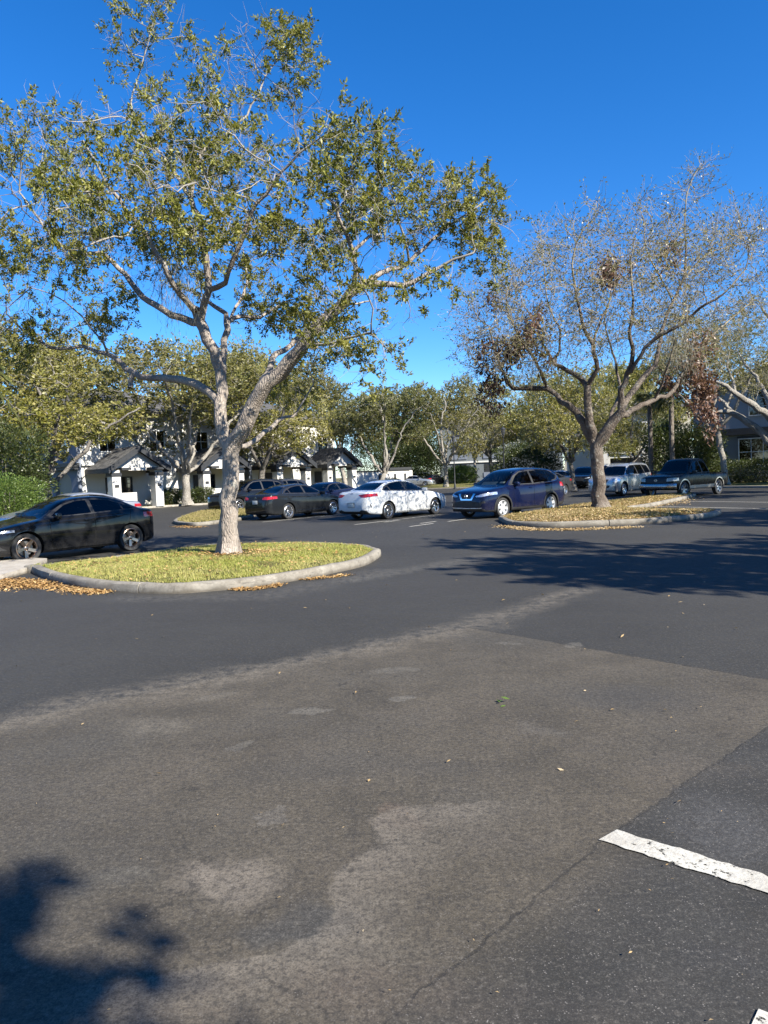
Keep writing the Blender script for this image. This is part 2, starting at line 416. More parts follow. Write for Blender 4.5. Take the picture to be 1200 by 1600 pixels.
# ------------------------------------------------------------------ the big oak on the left island (limbs follow the photograph, each with its own depth)
def photo_limbs(sk, Y0, limbs, ppm, loc, thin=1.0):
    """limbs: rows (px, py, depth offset, width in photo px) -> world, relative to loc"""
    for L_ in limbs:
        rows = []
        for px, py, dy, w in L_:
            q = WP(px, py, Y0 + dy); rows.append((q.x - loc[0], q.y - loc[1], q.z - loc[2], w * thin / 2.0 / ppm))
        sk.limb(rows)
def big_oak():
    rng = np.random.default_rng(11); b = G(358, 866, 0.17); Y = b.y; ppm = FPX / Y
    root = thing('oak_tree', b, 0, 'tall oak with forked pale trunk and thick green crown on the near grass island', 'tree')
    sk = Skel(0.24, rng)
    limbs = [
     [(358,866,0,33),(357,840,0,31),(358,800,0,29.5),(359,760,0,29),(360,730,0,30),(360,704,0,33)],
     [(357,704,0,24),(352,678,.03,24),(349,655,.05,22),(347,630,.08,20.5),(344,595,.1,19.5),(339,562,.1,19),(326,532,.1,20),(311,505,.1,20),(306,484,.1,16)],
     [(308,500,.1,14),(318,475,.0,13),(326,455,-.1,12),(323,420,-.2,11.5),(315,365,-.3,10.5),(309,340,-.3,10),(296,308,-.2,9),(305,270,-.2,7.5),(312,240,-.1,6.5),(350,212,.2,5),(385,180,.5,4.5),(415,120,.7,3.5),(435,90,.8,2)],
     [(296,308,-.2,7),(275,275,.2,6),(252,240,.4,5),(215,205,.7,4.5),(205,160,.9,3.5),(225,90,1.0,2.5),(240,30,1.0,1.5)],
     [(326,455,-.1,10),(350,440,-.7,9),(372,395,-1.1,8.5),(386,350,-1.3,7),(402,318,-1.5,6),(440,270,-1.8,4),(480,230,-2.0,3)],
     [(312,355,-.3,5),(335,340,.5,4),(360,325,.9,3.5),(400,270,1.3,2.5)],
     [(308,502,.1,15),(290,497,.4,13),(255,484,.7,12),(222,462,1.0,11),(195,428,1.2,9.5),(165,400,1.3,8),(100,388,1.3,6.5),(66,350,1.3,5),(30,300,1.4,3)],
     [(305,488,.1,12),(290,470,-.4,10.5),(272,445,-.7,9),(245,395,-1.0,8),(215,350,-1.3,7),(170,290,-1.6,5),(130,220,-1.6,3)],
     [(343,590,.1,13),(350,548,.6,12),(355,505,.9,12),(352,490,1.0,9),(335,478,1.2,8),(320,470,1.6,5)],
     [(355,505,.9,9),(378,494,1.3,8),(405,495,1.8,6),(450,470,2.4,4)],
     [(355,505,.9,6),(375,470,1.5,6),(385,440,1.9,5),(380,390,2.4,3)],
     [(345,640,0,16),(325,612,.3,15),(300,599,.6,15),(270,594,.9,14),(240,590,1.1,12),(208,583,1.3,11.5),(190,568,1.4,10),(168,554,1.5,8.5),(125,541,1.6,6),(92,546,1.7,7),(50,525,1.9,5),(10,490,2.0,3)],
     [(206,584,1.3,10),(204,596,1.25,10),(203,606,1.2,8)],
     [(172,556,1.5,5),(150,520,1.0,4),(100,470,.6,3),(50,450,.3,2)],
     [(362,704,0,28),(371,688,-.05,28),(381,670,-.1,28),(388,652,-.2,28),(394,632,-.25,27),(402,613,-.35,26),(418,598,-.4,26),(440,585,-.5,25),(458,566,-.6,24),(470,543,-.7,22),(490,518,-.8,20),(520,490,-.9,18),(545,464,-1.0,16),(568,447,-1.1,13),(610,447,-1.2,9),(650,438,-1.3,7.5),(690,415,-1.4,5),(740,395,-1.5,3)],
     [(545,464,-1.0,9),(556,425,-1.2,8),(550,390,-1.4,7.5),(540,360,-1.6,6),(520,320,-1.8,5),(495,290,-2.0,3)],
     [(550,390,-1.4,6),(575,372,-1.0,5),(600,362,-.8,3)],
     [(568,447,-1.1,9),(600,425,-.8,8),(638,413,-.5,7),(660,388,-.3,6),(690,362,-.1,5),(730,332,.1,4),(775,300,.2,2.5)],
     [(638,413,-.5,5),(637,390,-.9,4),(625,350,-1.2,3),(610,300,-1.4,2)],
     [(405,600,-.3,15),(416,582,.1,13),(426,560,.5,11),(445,545,.8,10),(465,530,1.1,9),(490,505,1.4,7),(530,480,1.9,5),(580,470,2.4,3)],
     [(360,690,.1,12),(385,696,.6,9.5),(422,670,1.4,9),(432,656,1.7,8),(447,654,2.0,6),(465,642,2.3,5),(490,600,2.8,3)],
     [(470,545,-.7,7),(500,540,-1.4,5),(540,530,-2.0,4),(580,520,-2.4,3)],
    ]
    photo_limbs(sk, Y, limbs, ppm, b, .89)
    blobs = []
    def B(px, py, rx, ry, dy, rz, n):
        c = WP(px, py, Y + dy) - b; blobs.append(((c.x, c.y, c.z), (rx / ppm, rz, ry / ppm), int(n * 1.5)))
    for a in [(240,70,85,85,.9,.9,60),(430,95,75,60,.8,1.0,90),(350,215,90,70,.3,1.3,130),(230,190,80,60,.8,1.0,60),(110,210,110,60,.6,1.5,60),
              (50,240,80,60,1.4,1.5,100),(70,330,120,60,.8,1.6,150),(200,300,90,60,-1.2,1.2,110),(30,395,90,50,1.6,1.3,90),(170,400,90,45,.2,1.4,80),
              (420,300,100,90,-1.4,1.4,190),(500,240,80,60,-1.8,1.2,120),(560,280,85,75,-1.6,1.4,180),(630,330,95,60,-.8,1.5,160),(720,340,85,55,-.1,1.3,130),
              (770,385,45,50,0,.8,70),(640,450,90,45,-1.3,1.3,110),(480,400,90,70,1.2,1.4,140),(420,470,70,60,2.0,1.3,120),(540,510,80,65,-1.9,1.0,120),
              (500,540,60,70,2.2,.9,90),(300,400,80,70,.8,1.3,110),(170,490,60,45,1.6,.9,70),(80,480,90,55,1.4,1.4,120),(20,530,60,60,1.9,1.2,70),
              (300,330,60,50,-3.4,.9,40),(180,300,90,60,-3.5,.9,80),(530,330,80,60,-3.6,.8,90),(110,380,60,50,-2.8,.9,60),(300,200,70,60,-2.6,.9,60),(460,600,55,40,2.6,.8,50),(590,560,30,45,-2.2,.5,25),(350,150,60,60,0,1,40)]: B(*a)
    A = blob_points(rng, blobs); keep = np.ones(len(A), bool)
    for px, py, rx, ry in ((235,515,60,42),(330,560,40,30),(345,425,26,45),(255,300,24,30),(440,440,26,22),(150,460,26,22),(480,330,22,30),(610,395,34,22),(95,440,34,26),(300,190,24,26),(180,250,36,26),(420,190,34,26),(540,430,30,24),(660,480,60,24)):
        c = WP(px, py, Y); q = A + np.array(b); f = Y / q[:, 1]; dx = (q[:, 0] * f - c.x) * ppm / rx; dz = ((q[:, 2] - EYE) * f + EYE - c.z) * ppm / ry; keep &= (dx * dx + dz * dz > 1) | (rng.random(len(A)) < .12)
    A = A[keep]
    sk.grow(A, infl=2.0, kill=0.28, maxit=70, trop=(0, 0, 0.03), jit=0.25)
    sk.finish(r0=0.006, e=2.35)
    wood_meshes(sk, 'oak', BARK, TWIG, root, 0.03, 0.3, 0.30, 5)
    top = WP(240, 60, Y) - b; lft = WP(110, 215, Y) - b
    def dens(P):
        d1 = np.hypot(P[:, 0] - top.x, P[:, 2] - top.z); d2 = np.hypot(P[:, 0] - lft.x, P[:, 2] - lft.z)
        from mathutils import noise as mn
        nz = np.array([mn.noise(Vector(p) * 0.85) + 0.45 * mn.noise(Vector(p) * 1.9 + Vector((7, 3, 1))) for p in P])
        return np.clip(np.minimum(0.45 + 0.3 * (d1 - 0.7), 0.40 + 0.35 * (d2 - 0.8)), 0.35, 1.0) * np.clip((nz + 0.20) / 0.32, 0.05, 1.0)
    twigs_and_leaves(sk, root, LEAF_OAK, TWIG, rng, rmax=0.0135, ntw=3, tl=0.36, nl=31, L=0.078, Wd=0.015, up=0.15, dens=dens)
    # strands of moss in the forks, a wound on the right limb
    P = np.concatenate([np.array(WP(px, py, Y + dy) - b) + rng.normal(0, 1, (260, 3)) * np.array([.16, .16, .28]) for px, py, dy in ((295,455,-.4),(285,435,-.6),(270,470,.4),(258,425,-.5))])
    link('hanging_moss', leaf_mesh('hanging_moss', P, np.tile([0, 0, -1.0], (len(P), 1)) + rng.normal(0, .25, P.shape), 0.16, 0.004, rng), MOSS, root)
    m = MB(); c = WP(494, 541, Y - .95) - b; n = Vector((0.55, -0.7, -0.15)).normalized(); q = n.to_track_quat('Z', 'Y').to_matrix().to_4x4(); q.translation = c
    m.lathe([(0, .02), (.035, .02), (.05, .0), (.06, -.05), (.05, -.2)], 10, q); m.build('branch_scar', mat("cut_wood", (0.42, 0.30, 0.19), 0.8, var=.25), root, 40)
    return root

def bare_oak():
    rng = np.random.default_rng(23); b = G(938, 795, 0.16); Y = b.y; ppm = FPX / Y
    root = thing('oak_tree', b, 0, 'nearly leafless grey oak with brown leaf clusters beside the blue crossover', 'tree')
    sk = Skel(0.3, rng)
    limbs = [
     [(938,795,0,26),(937,770,0,24),(935,735,0,22.5),(932,695,0,27)],
     [(931,695,0,19),(913,664,.1,16),(900,643,.2,13),(887,632,.3,12),(870,620,.5,10),(853,607,.7,9.5),(831,606,.9,8.5),(802,607,1.1,7.5),(786,584,1.2,6),(775,550,1.4,4),(765,510,1.6,2.5)],
     [(928,690,0,17),(921,660,-.2,15),(918,633,-.3,14),(917,601,-.4,13),(907,593,-.3,9),(888,578,-.1,8),(868,570,.2,6.5),(850,540,.5,4.5),(835,505,.8,3),(815,470,1.0,2)],
     [(917,605,-.4,9),(930,577,-.8,8.5),(925,540,-1.0,7),(912,512,-1.3,6),(905,480,-1.5,5),(895,430,-1.8,3.5),(900,380,-2.0,2.5),(925,345,-2.1,1.5)],
     [(925,540,-1.0,5),(940,500,-.6,4),(955,460,-.3,3),(950,410,0,2)],
     [(933,695,0,24),(946,676,-.2,21),(958,658,-.3,19),(971,642,-.4,16),(971,612,-.7,10),(980,586,-.9,9),(988,553,-1.1,7.5),(984,515,-1.3,6),(990,470,-1.5,4),(985,420,-1.6,3),(990,380,-1.7,2)],
     [(971,642,-.4,12),(986,618,-.2,11),(1005,588,.1,10),(1022,572,.3,8.5),(1030,540,.5,7),(1038,505,.8,6.5),(1052,470,1.1,6),(1066,440,1.4,5),(1072,400,1.6,4),(1070,350,1.8,3),(1075,300,1.9,2),(1095,255,2.0,1.2)],
     [(980,588,-.9,7),(1001,556,-1.3,6.5),(1029,525,-1.6,6),(1066,508,-2.0,5),(1094,482,-2.3,4.5),(1130,460,-2.6,3.5),(1165,420,-2.8,2.5)],
     [(965,652,-.3,13),(995,638,.4,10),(1023,624,1.0,9),(1046,616,1.5,8),(1060,592,1.8,7),(1080,563,2.2,5.5),(1105,530,2.7,4),(1140,500,3.2,3),(1175,470,3.7,2)],
     [(1026,622,1.0,6),(1033,596,.6,4.5),(1043,575,.3,4),(1055,530,0,3)],
     [(946,676,-.2,9),(955,648,.8,7),(968,610,1.6,6),(960,560,2.2,4.5),(945,500,2.8,3),(960,450,3.0,2)],
     [(853,607,.7,6),(840,570,-.2,5),(815,530,-.9,4),(790,480,-1.4,3),(800,430,-1.6,2)],
     [(868,570,.2,5),(875,520,1.2,4),(855,470,1.9,3),(850,420,2.2,2),(845,370,2.3,1.2)],
     [(1066,440,1.4,3.5),(1100,400,2.0,3),(1140,385,2.4,2.2),(1185,375,2.6,1.5)],
     [(1052,470,1.1,3),(1030,430,.4,3),(1010,390,0,2.2),(1005,340,-.2,1.4)],
    ]
    photo_limbs(sk, Y, limbs, ppm, b, .84)
    blobs = []
    def B(px, py, rx, ry, dy, rz, n):
        c = WP(px, py, Y + dy * 1.5) - b; blobs.append(((c.x, c.y, c.z), (rx / ppm, rz * 1.35, ry / ppm), int(n * 1.5)))
    for a in [(770,480,65,70,1.2,1.8,130),(760,560,60,50,1.4,1.4,80),(840,460,80,80,.6,2.2,190),(850,380,30,45,2.2,1.2,45),(905,420,70,80,-1.4,2.2,160),(920,350,30,40,-2.1,1,35),
              (960,470,80,70,.5,2.5,180),(990,400,60,60,-1.2,2,110),(1060,420,80,80,1.2,2.2,180),(1075,320,45,60,1.8,1.2,70),(1100,270,35,30,2,.8,25),
              (1130,420,80,80,-1.5,2,170),(1150,370,60,50,2.3,1.6,90),(1060,530,70,50,1.0,2.2,130),(1150,500,70,50,2.8,1.8,110),(890,540,70,50,-.4,2.2,110),(820,560,60,45,-.5,1.8,80),
              (730,500,40,60,1.6,1.2,50),(860,480,90,70,-2.6,1.2,110),(1000,450,90,70,-2.8,1.2,110),(780,540,60,50,-1.9,1.0,60),(1000,330,25,30,-.3,.8,18),(1100,570,40,40,2.6,1.2,40)]: B(*a)
    sk.grow(blob_points(rng, blobs), infl=2.6, kill=0.42, maxit=80, trop=(0, 0, 0.06), jit=0.3)
    sk.finish(r0=0.006, e=2.4)
    wood_meshes(sk, 'bare', BARK_BROWN, TWIG_TAN, root, 0.035, 0.35, 0.6, 9, thin_min=0.009)
    twigs_and_leaves(sk, root, LEAF_TAN, TWIG_TAN, rng, rmax=0.02, ntw=3, tl=0.75, nl=3, L=0.085, Wd=0.02, up=0.35, tw_r=0.006)
    cl = []
    for px, py, sx, sy, dy, n in ((1093,600,18,45,2.2,20),(1105,640,14,30,2.2,9),(1085,560,20,30,2.0,9),(835,545,28,25,0,8),(780,560,28,25,.5,9),(765,600,14,35,1.0,9),(835,510,25,18,-.8,6),(950,420,28,14,-1,7),(790,545,35,20,0.2,8),(960,440,20,14,-1,4),(1035,395,20,16,.4,4),(775,470,10,14,1,2),(1060,590,20,20,1.8,6)):
        for _ in range(n):
            q = WP(px + rng.normal(0, sx * .55), py + rng.normal(0, sy * .55), Y + dy + rng.normal(0, .35)) - b; cl.append((q.x, q.y, q.z))
    leaf_clumps('dead_leaves', rng, cl, (.28, .30, .36), 60, 0.17, 0.036, LEAF_DEAD, root, 0.9)
    P = np.concatenate([np.array(WP(px, py, Y + dy) - b) + rng.normal(0, 1, (n, 3)) * np.array([.28, .28, .5]) for px, py, dy, n in ((1060,540,1.3,700),(1050,520,1.2,400),(833,590,.9,250),(1075,565,1.9,300),(840,575,.6,150))])
    link('hanging_moss', leaf_mesh('hanging_moss', P, np.tile([0, 0, -1.0], (len(P), 1)) + rng.normal(0, .22, P.shape), 0.3, 0.006, rng), MOSS, root)
    return root

# ------------------------------------------------------------------ generic oak: trunk at origin, height h, crown radius rc
def generic_oak(seed, h=9.0, rc=4.2, trunk_h=1.9, tr=0.2, limbs=5, leafmat=LEAF_OLIVE, bark=BARK_GREY, twig=TWIG, natt=1000, nl=9, L=0.13, Wd=0.03, ntw=2, keep=1.0, low=0.28, lean=(0, 0), tl=0.5, dens=None):
    rng = np.random.default_rng(seed); root = thing('oak_tree')
    sk = Skel(0.36, rng); lx, ly = lean
    sk.limb([(0, 0, 0, tr), (lx * .4, ly * .4, trunk_h * .5, tr * .88), (lx, ly, trunk_h, tr * .95)])
    a0 = rng.uniform(0, 6.28)
    for k in range(limbs):
        a = a0 + 2 * PI * k / limbs + rng.normal(0, .25); s = rng.uniform(.55, .8) * rc; z1 = trunk_h + (h - trunk_h) * rng.uniform(.35, .6)
        c, sn = math.cos(a), math.sin(a); r = tr * rng.uniform(.45, .65)
        sk.limb([(lx, ly, trunk_h - rng.uniform(0, .25), r), (lx + c * s * .3, ly + sn * s * .3, trunk_h + (z1 - trunk_h) * .3, r * .85), (lx + c * s * .62, ly + sn * s * .62, trunk_h + (z1 - trunk_h) * .75, r * .6), (lx + c * s, ly + sn * s, z1 + .3, r * .3)], wob=.07)
    sk.limb([(lx, ly, trunk_h, tr * .6), (lx + .2, ly - .1, trunk_h + (h - trunk_h) * .35, tr * .42), (lx - .1, ly + .2, trunk_h + (h - trunk_h) * .65, tr * .25)], wob=.07)
    blobs = []
    for k in range(14):
        a = rng.uniform(0, 6.28); q = rng.uniform(0, .72) ** .5 * rc; z = h * (low + (1 - low) * rng.uniform(.22, .9))
        top = 1 - (q / rc) ** 2 * .55; z = min(z, h * top - .3)
        s = rng.uniform(.26, .42) * rc
        blobs.append(((lx + math.cos(a) * q, ly + math.sin(a) * q, z), (s, s, s * rng.uniform(.5, .75)), int(natt * 1.3) // 14))
    sk.grow(blob_points(rng, blobs), infl=2.6, kill=0.5, maxit=60, trop=(0, 0, 0.03), jit=0.25)
    sk.finish(r0=0.008, e=2.4)
    wood_meshes(sk, 'g', bark, twig, root, 0.035, 0.3, 0.4, seed, thin_min=0.008)
    twigs_and_leaves(sk, root, leafmat, twig, rng, rmax=0.022, ntw=ntw, tl=tl, nl=nl, L=L, Wd=Wd, up=0.2, keep=keep, tw_r=0.006, dens=dens)
    return root
# ------------------------------------------------------------------ ground, asphalt, kerbs
def G2(px, py, z=0): g = G(px, py, z); return (g.x, g.y)
def sheet(name, poly, z, m, kind='structure'):
    me = bpy.data.meshes.new(name); me.from_pydata([(p[0], p[1], z) for p in poly], [], [tuple(range(len(poly)))]); me.update()
    if me.polygons[0].normal.z < 0: me.flip_normals()
    o = link(name, me, m); o['kind'] = kind; return o
def asphalt_mat():
    t = NT("asphalt"); p = t.pos()
    sx = t.new('SeparateXYZ'); t.l.new(p, sx.inputs[0]); X, Y = sx.outputs[0], sx.outputs[1]
    wc = t.noise(p, 1.1, 5.0, 0.62, col=True); wv = t.vmath('SCALE', t.vmath('SUBTRACT', wc, (0.5, 0.5, 0.5)), scale=0.9)
    pw = t.vmath('ADD', p, wv); fx = t.new('SeparateXYZ'); t.l.new(pw, fx.inputs[0]); XW, YW = fx.outputs[0], fx.outputs[1]
    fw = t.vmath('SCALE', t.vmath('SUBTRACT', t.noise(p, 7.0, 5.0, 0.65, col=True), (0.5, 0.5, 0.5)), scale=0.10)
    pf = t.vmath('ADD', p, fw); ff = t.new('SeparateXYZ'); t.l.new(pf, ff.inputs[0]); XF, YF = ff.outputs[0], ff.outputs[1]
    def side(a, b, x=X, y=Y):                       # signed distance to the line a->b (left is +)
        dx, dy = b[0] - a[0], b[1] - a[1]; n = math.hypot(dx, dy); nx, ny = -dy / n, dx / n
        return t.math('ADD', t.math('ADD', t.math('MULTIPLY', x, nx), t.math('MULTIPLY', y, ny)), -(a[0] * nx + a[1] * ny))
    def seg(a, b, x=XF, y=YF):                      # distance to the segment a-b
        dx, dy = b[0] - a[0], b[1] - a[1]; n2 = dx * dx + dy * dy
        u = t.math('ADD', t.math('MULTIPLY', x, dx / n2), t.math('MULTIPLY', y, dy / n2)); u = t.math('ADD', u, -(a[0] * dx + a[1] * dy) / n2); u = t.math('MINIMUM', t.math('MAXIMUM', u, 0.0), 1.0)
        ex = t.math('SUBTRACT', x, t.math('MULTIPLY_ADD', u, dx, a[0])); ey = t.math('SUBTRACT', y, t.math('MULTIPLY_ADD', u, dy, a[1]))
        return t.math('SQRT', t.math('ADD', t.math('MULTIPLY', ex, ex), t.math('MULTIPLY', ey, ey)))
    def poly(pts, x=XF, y=YF):
        d = None
        for i in range(len(pts) - 1):
            e = seg(pts[i], pts[i + 1], x, y); d = e if d is None else t.math('MINIMUM', d, e)
        return d
    def ell(px, py, rx, ry, soft=0.5):              # stain: ellipse given in photo pixels on the ground
        c = G(px, py); a = G(px + rx, py); b = G(px, py - ry); ax = abs(a.x - c.x); by = abs(b.y - c.y)
        ex = t.math('MULTIPLY', t.math('SUBTRACT', XW, c.x), 1 / ax); ey = t.math('MULTIPLY', t.math('SUBTRACT', YW, c.y), 1 / by)
        d = t.math('SQRT', t.math('ADD', t.math('MULTIPLY', ex, ex), t.math('MULTIPLY', ey, ey)))
        return t.ramp(d, 1.0 + soft * .4, 1.0 - soft)
    big = t.noise(p, 0.35, 5.0, 0.6); med = t.noise(p, 1.6, 6.0, 0.65); fine = t.noise(p, 9.0, 6.0, 0.7)
    grit = t.noise(p, 135.0, 4.0, 0.8); vor = t.new('TexVoronoi', feature='F1'); t.put(vor.inputs['Vector'], p); vor.inputs['Scale'].default_value = 95.0
    sealed = t.mix(t.ramp(big, 0.3, 0.7), (0.025, 0.0245, 0.0225), (0.041, 0.040, 0.0365))
    sealed = t.mix(t.ramp(t.noise(t.vmath('MULTIPLY', p, (0.35, 1.2, 1.0)), 1.2, 5.0, .6), 0.55, 0.75, 0, .5), sealed, (0.048, 0.047, 0.043))
    old = t.mix(t.ramp(med, 0.28, 0.72), (0.064, 0.054, 0.039), (0.118, 0.098, 0.071))
    old = t.mix(t.ramp(t.noise(p, 0.8, 4.0), 0.45, 0.7, 0, .55), old, (0.052, 0.050, 0.044))
    right = t.mix(t.ramp(med, 0.3, 0.7), (0.026, 0.0255, 0.0235), (0.050, 0.048, 0.044))
    # seams
    s1a, s1b = G2(0, 1130), G2(730, 980); s1c = G2(905, 922); s1d = G2(1000, 880); s2b = G2(1200, 1062)
    far1 = t.ramp(side(s1a, s1b, XF, YF), -0.03, 0.03); far2 = t.ramp(side(s1b, s2b, XF, YF), -0.03, 0.03)
    far = t.math('MAXIMUM', far1, far2)
    k1, k2, k3 = G2(500, 1680), G2(960, 1300), G2(1200, 1135); k4 = G2(1420, 980)
    rt = t.math('MULTIPLY', t.ramp(side(k1, k2, XF, YF), 0.35, -0.45), t.ramp(side(k2, k3, XF, YF), 0.10, -0.25))
    rt = t.math('MAXIMUM', rt, t.math('MULTIPLY', t.ramp(side(k2, k3, XF, YF), 0.03, -0.03), t.ramp(side(G2(935, 1312), G2(1200, 1393), X, Y), 0, .05)))
    c = t.mix(rt, old, right); c = t.mix(far, c, sealed)
    # dust along the seam, stains, wear
    dust = t.math('MULTIPLY', t.ramp(poly([s1a, s1b, s1c], XW, YW), 0.42, 0.0), t.ramp(fine, 0.32, 0.62)); c = t.mix(t.math('MULTIPLY', dust, 0.66), c, (0.20, 0.172, 0.135))
    for px, py, rx, ry, so, am, cl in ((640,1290,40,14,.6,.5,(.13,.095,.07)),(350,1360,85,30,.8,.75,(.20,.17,.135)),(470,1425,55,45,.6,.5,(.05,.05,.047)),(441,1275,28,13,.1,.5,(.15,.135,.115)),
                                       (612,1093,22,6,.2,.55,(.17,.155,.13)),(478,1110,24,6,.2,.5,(.17,.155,.13)),(372,1165,24,6,.3,.5,(.16,.145,.12)),(230,1135,75,14,.7,.5,(.17,.148,.115)),(330,1088,40,6,.4,.4,(.17,.15,.12)),
                                       (840,1143,50,9,.5,.35,(.15,.135,.115)),(620,1048,45,5,.4,.45,(.16,.145,.12)),(885,1010,24,4,.2,.5,(.17,.155,.13)),(790,1006,18,3,.2,.4,(.17,.155,.13)),(1060,1200,100,20,.8,.3,(.13,.105,.08)),(780,1330,90,20,.7,.25,(.13,.11,.09)),(190,1370,70,14,.6,.3,(.14,.13,.11)),(720,1200,120,20,.8,.2,(.035,.035,.035)),(980,1090,130,22,.8,.45,(.042,.043,.046)),(470,1420,70,50,.5,.4,(.05,.05,.05)),(520,1200,200,30,.8,.35,(.05,.049,.047)),(1150,1290,90,60,.8,.35,(.10,.10,.105)),(1130,1480,90,40,.8,.3,(.035,.036,.04))):
        c = t.mix(t.math('MULTIPLY', ell(px, py, rx, ry, so), t.ramp(fine, .25, .65, am * .55, am * 1.25)), c, cl)
    # edge of a dried puddle: crisp on one side, fading on the other
    pd = [G2(700,1262), G2(640,1268), G2(588,1284), G2(604,1318), G2(560,1345), G2(516,1362), G2(528,1405), G2(500,1460), G2(430,1492), G2(330,1508), G2(255,1520)]
    dm = sm = None; X2 = t.math('MULTIPLY_ADD', t.math('SUBTRACT', XW, X), .25, XF); Y2 = t.math('MULTIPLY_ADD', t.math('SUBTRACT', YW, Y), .25, YF)
    for i in range(len(pd) - 1):
        d_ = seg(pd[i], pd[i + 1], X2, Y2); s_ = side(pd[i], pd[i + 1], X2, Y2)
        if dm is None: dm, sm = d_, s_
        else:
            ls = t.math('LESS_THAN', d_, dm); sm = t.math('ADD', t.math('MULTIPLY', ls, s_), t.math('MULTIPLY', t.math('SUBTRACT', 1.0, ls), sm)); dm = t.math('MINIMUM', d_, dm)
    pin_ = t.math('GREATER_THAN', sm, 0.0); glow = t.math('MULTIPLY', pin_, t.ramp(dm, 0.42, 0.0)); glow2 = t.math('MULTIPLY', t.math('SUBTRACT', 1.0, pin_), t.ramp(dm, .035, 0.0))
    c = t.mix(t.math('MULTIPLY', t.math('MAXIMUM', glow, glow2), t.ramp(fine, .2, .7, .35, .66)), c, (.20, .172, .138))
    # patch of reddish dirt at the bottom
    c = t.mix(t.math('MULTIPLY', ell(560, 1580, 420, 60, .9), t.ramp(med, .35, .7, 0, .55)), c, (.125, .095, .072))
    # tyre-darkened bands on the driven lane
    band = t.ramp(seg(G2(-200, 1000), G2(1250, 860), XW, YW), 1.6, 0.2, 0, .35); c = t.mix(band, c, (.035, .033, .031))
    pale = t.math('MULTIPLY', t.ramp(poly([G2(560, 905), G2(700, 880), G2(760, 868)], XW, YW), 0.5, 0.05), t.ramp(fine, .35, .6, 0, .55)); c = t.mix(pale, c, (.15, .14, .12))
    pale = t.math('MULTIPLY', t.ramp(poly([G2(200, 935), G2(420, 930), G2(590, 893)], XW, YW), 0.55, 0.1), t.ramp(fine, .38, .62, 0, .5)); c = t.mix(pale, c, (.14, .13, .115))
    # cracks
    cr = poly([k1, k2, k3, k4]); crack = t.math('MULTIPLY', t.ramp(cr, 0.012, 0.003), t.ramp(fine, .36, .5)); c = t.mix(t.math('MULTIPLY', crack, .5), c, (.012, .011, .010))
    cr2 = poly([s1b, s2b]); crack2 = t.math('MULTIPLY', t.ramp(cr2, 0.02, 0.004), t.ramp(fine, .4, .5)); c = t.mix(t.math('MULTIPLY', crack2, .7), c, (.012, .011, .010))
    net = t.new('TexVoronoi', feature='DISTANCE_TO_EDGE'); t.put(net.inputs['Vector'], t.vmath('ADD', p, wv)); net.inputs['Scale'].default_value = 0.55
    hair = t.math('MULTIPLY', t.ramp(net.outputs['Distance'], 0.008, 0.002), t.ramp(fine, .5, .56)); c = t.mix(t.math('MULTIPLY', hair, .55), c, (.015, .014, .013))
    # aggregate: pale chips and dark pits
    chip = t.math('MULTIPLY', t.ramp(vor.outputs['Distance'], 0.30, 0.16), t.ramp(t.noise(p, 31.0, 2.0), .50, .62))
    peb = t.noise(p, 48.0, 3.0, .6); c = t.mix(t.ramp(peb, .36, .52, .55, 0.0), c, (.026, .024, .022)); c = t.mix(t.ramp(peb, .54, .68, 0.0, .30), c, (.20, .18, .155))
    mid = t.noise(p, 17.0, 4.0, .7); c = t.mix(t.ramp(mid, .34, .60, .40, 0.0), c, (.034, .031, .028))
    amt = t.math('ADD', t.math('MULTIPLY', rt, 0.45), 0.35); c = t.mix(t.math('MULTIPLY', chip, amt), c, (.24, .22, .20))
    c = t.mix(t.ramp(grit, 0.36, 0.54, 0.62, 0.0), c, (.022, .021, .020)); c = t.mix(t.ramp(grit, 0.54, 0.70, 0.0, 0.45), c, (.19, .175, .155))
    rough = t.ramp(fine, .3, .7, .72, .9)
    h = t.math('ADD', t.math('MULTIPLY', grit, 0.7), t.math('MULTIPLY', t.math('SUBTRACT', 1.0, vor.outputs['Distance']), .5)); h = t.math('SUBTRACT', h, t.math('MULTIPLY', crack, 1.5))
    return t.done(t.bsdf(c, rough, 0, .32, t.bump(h, .30, .004)))
ASPHALT = asphalt_mat()
def concrete_mat(name, a, b, stain=(.12, .105, .085)):
    t = NT(name); p = t.pos(); n = t.noise(p, 2.2, 6.0, .65); f = t.noise(p, 26.0, 5.0, .7)
    c = t.mix(t.ramp(n, .3, .7), a, b); c = t.mix(t.ramp(t.noise(p, 5.5, 5.0, .7), .50, .72, 0, .7), c, stain); c = t.mix(t.ramp(f, .3, .7, .35, 0), c, tuple(x * .5 for x in a))
    z = t.new('SeparateXYZ'); t.l.new(p, z.inputs[0]); dz = t.math('ADD', z.outputs[2], t.math('MULTIPLY', t.math('SUBTRACT', n, .5), .12)); c = t.mix(t.ramp(dz, .075, .005, 0, .75), c, (.085, .072, .056)); sc_ = t.noise(t.vmath('MULTIPLY', p, (1.0, 1.0, 6.0)), 3.4, 6.0, .75); c = t.mix(t.ramp(sc_, .56, .66, 0, .55), c, (.07, .066, .06))
    return t.done(t.bsdf(c, .9, 0, .2, t.bump(f, .5, .01)))
KERB = concrete_mat("kerb_concrete", (.19, .17, .142), (.30, .275, .235))
WALK = concrete_mat("walk_concrete", (.36, .32, .27), (.48, .44, .38), (.26, .23, .19))
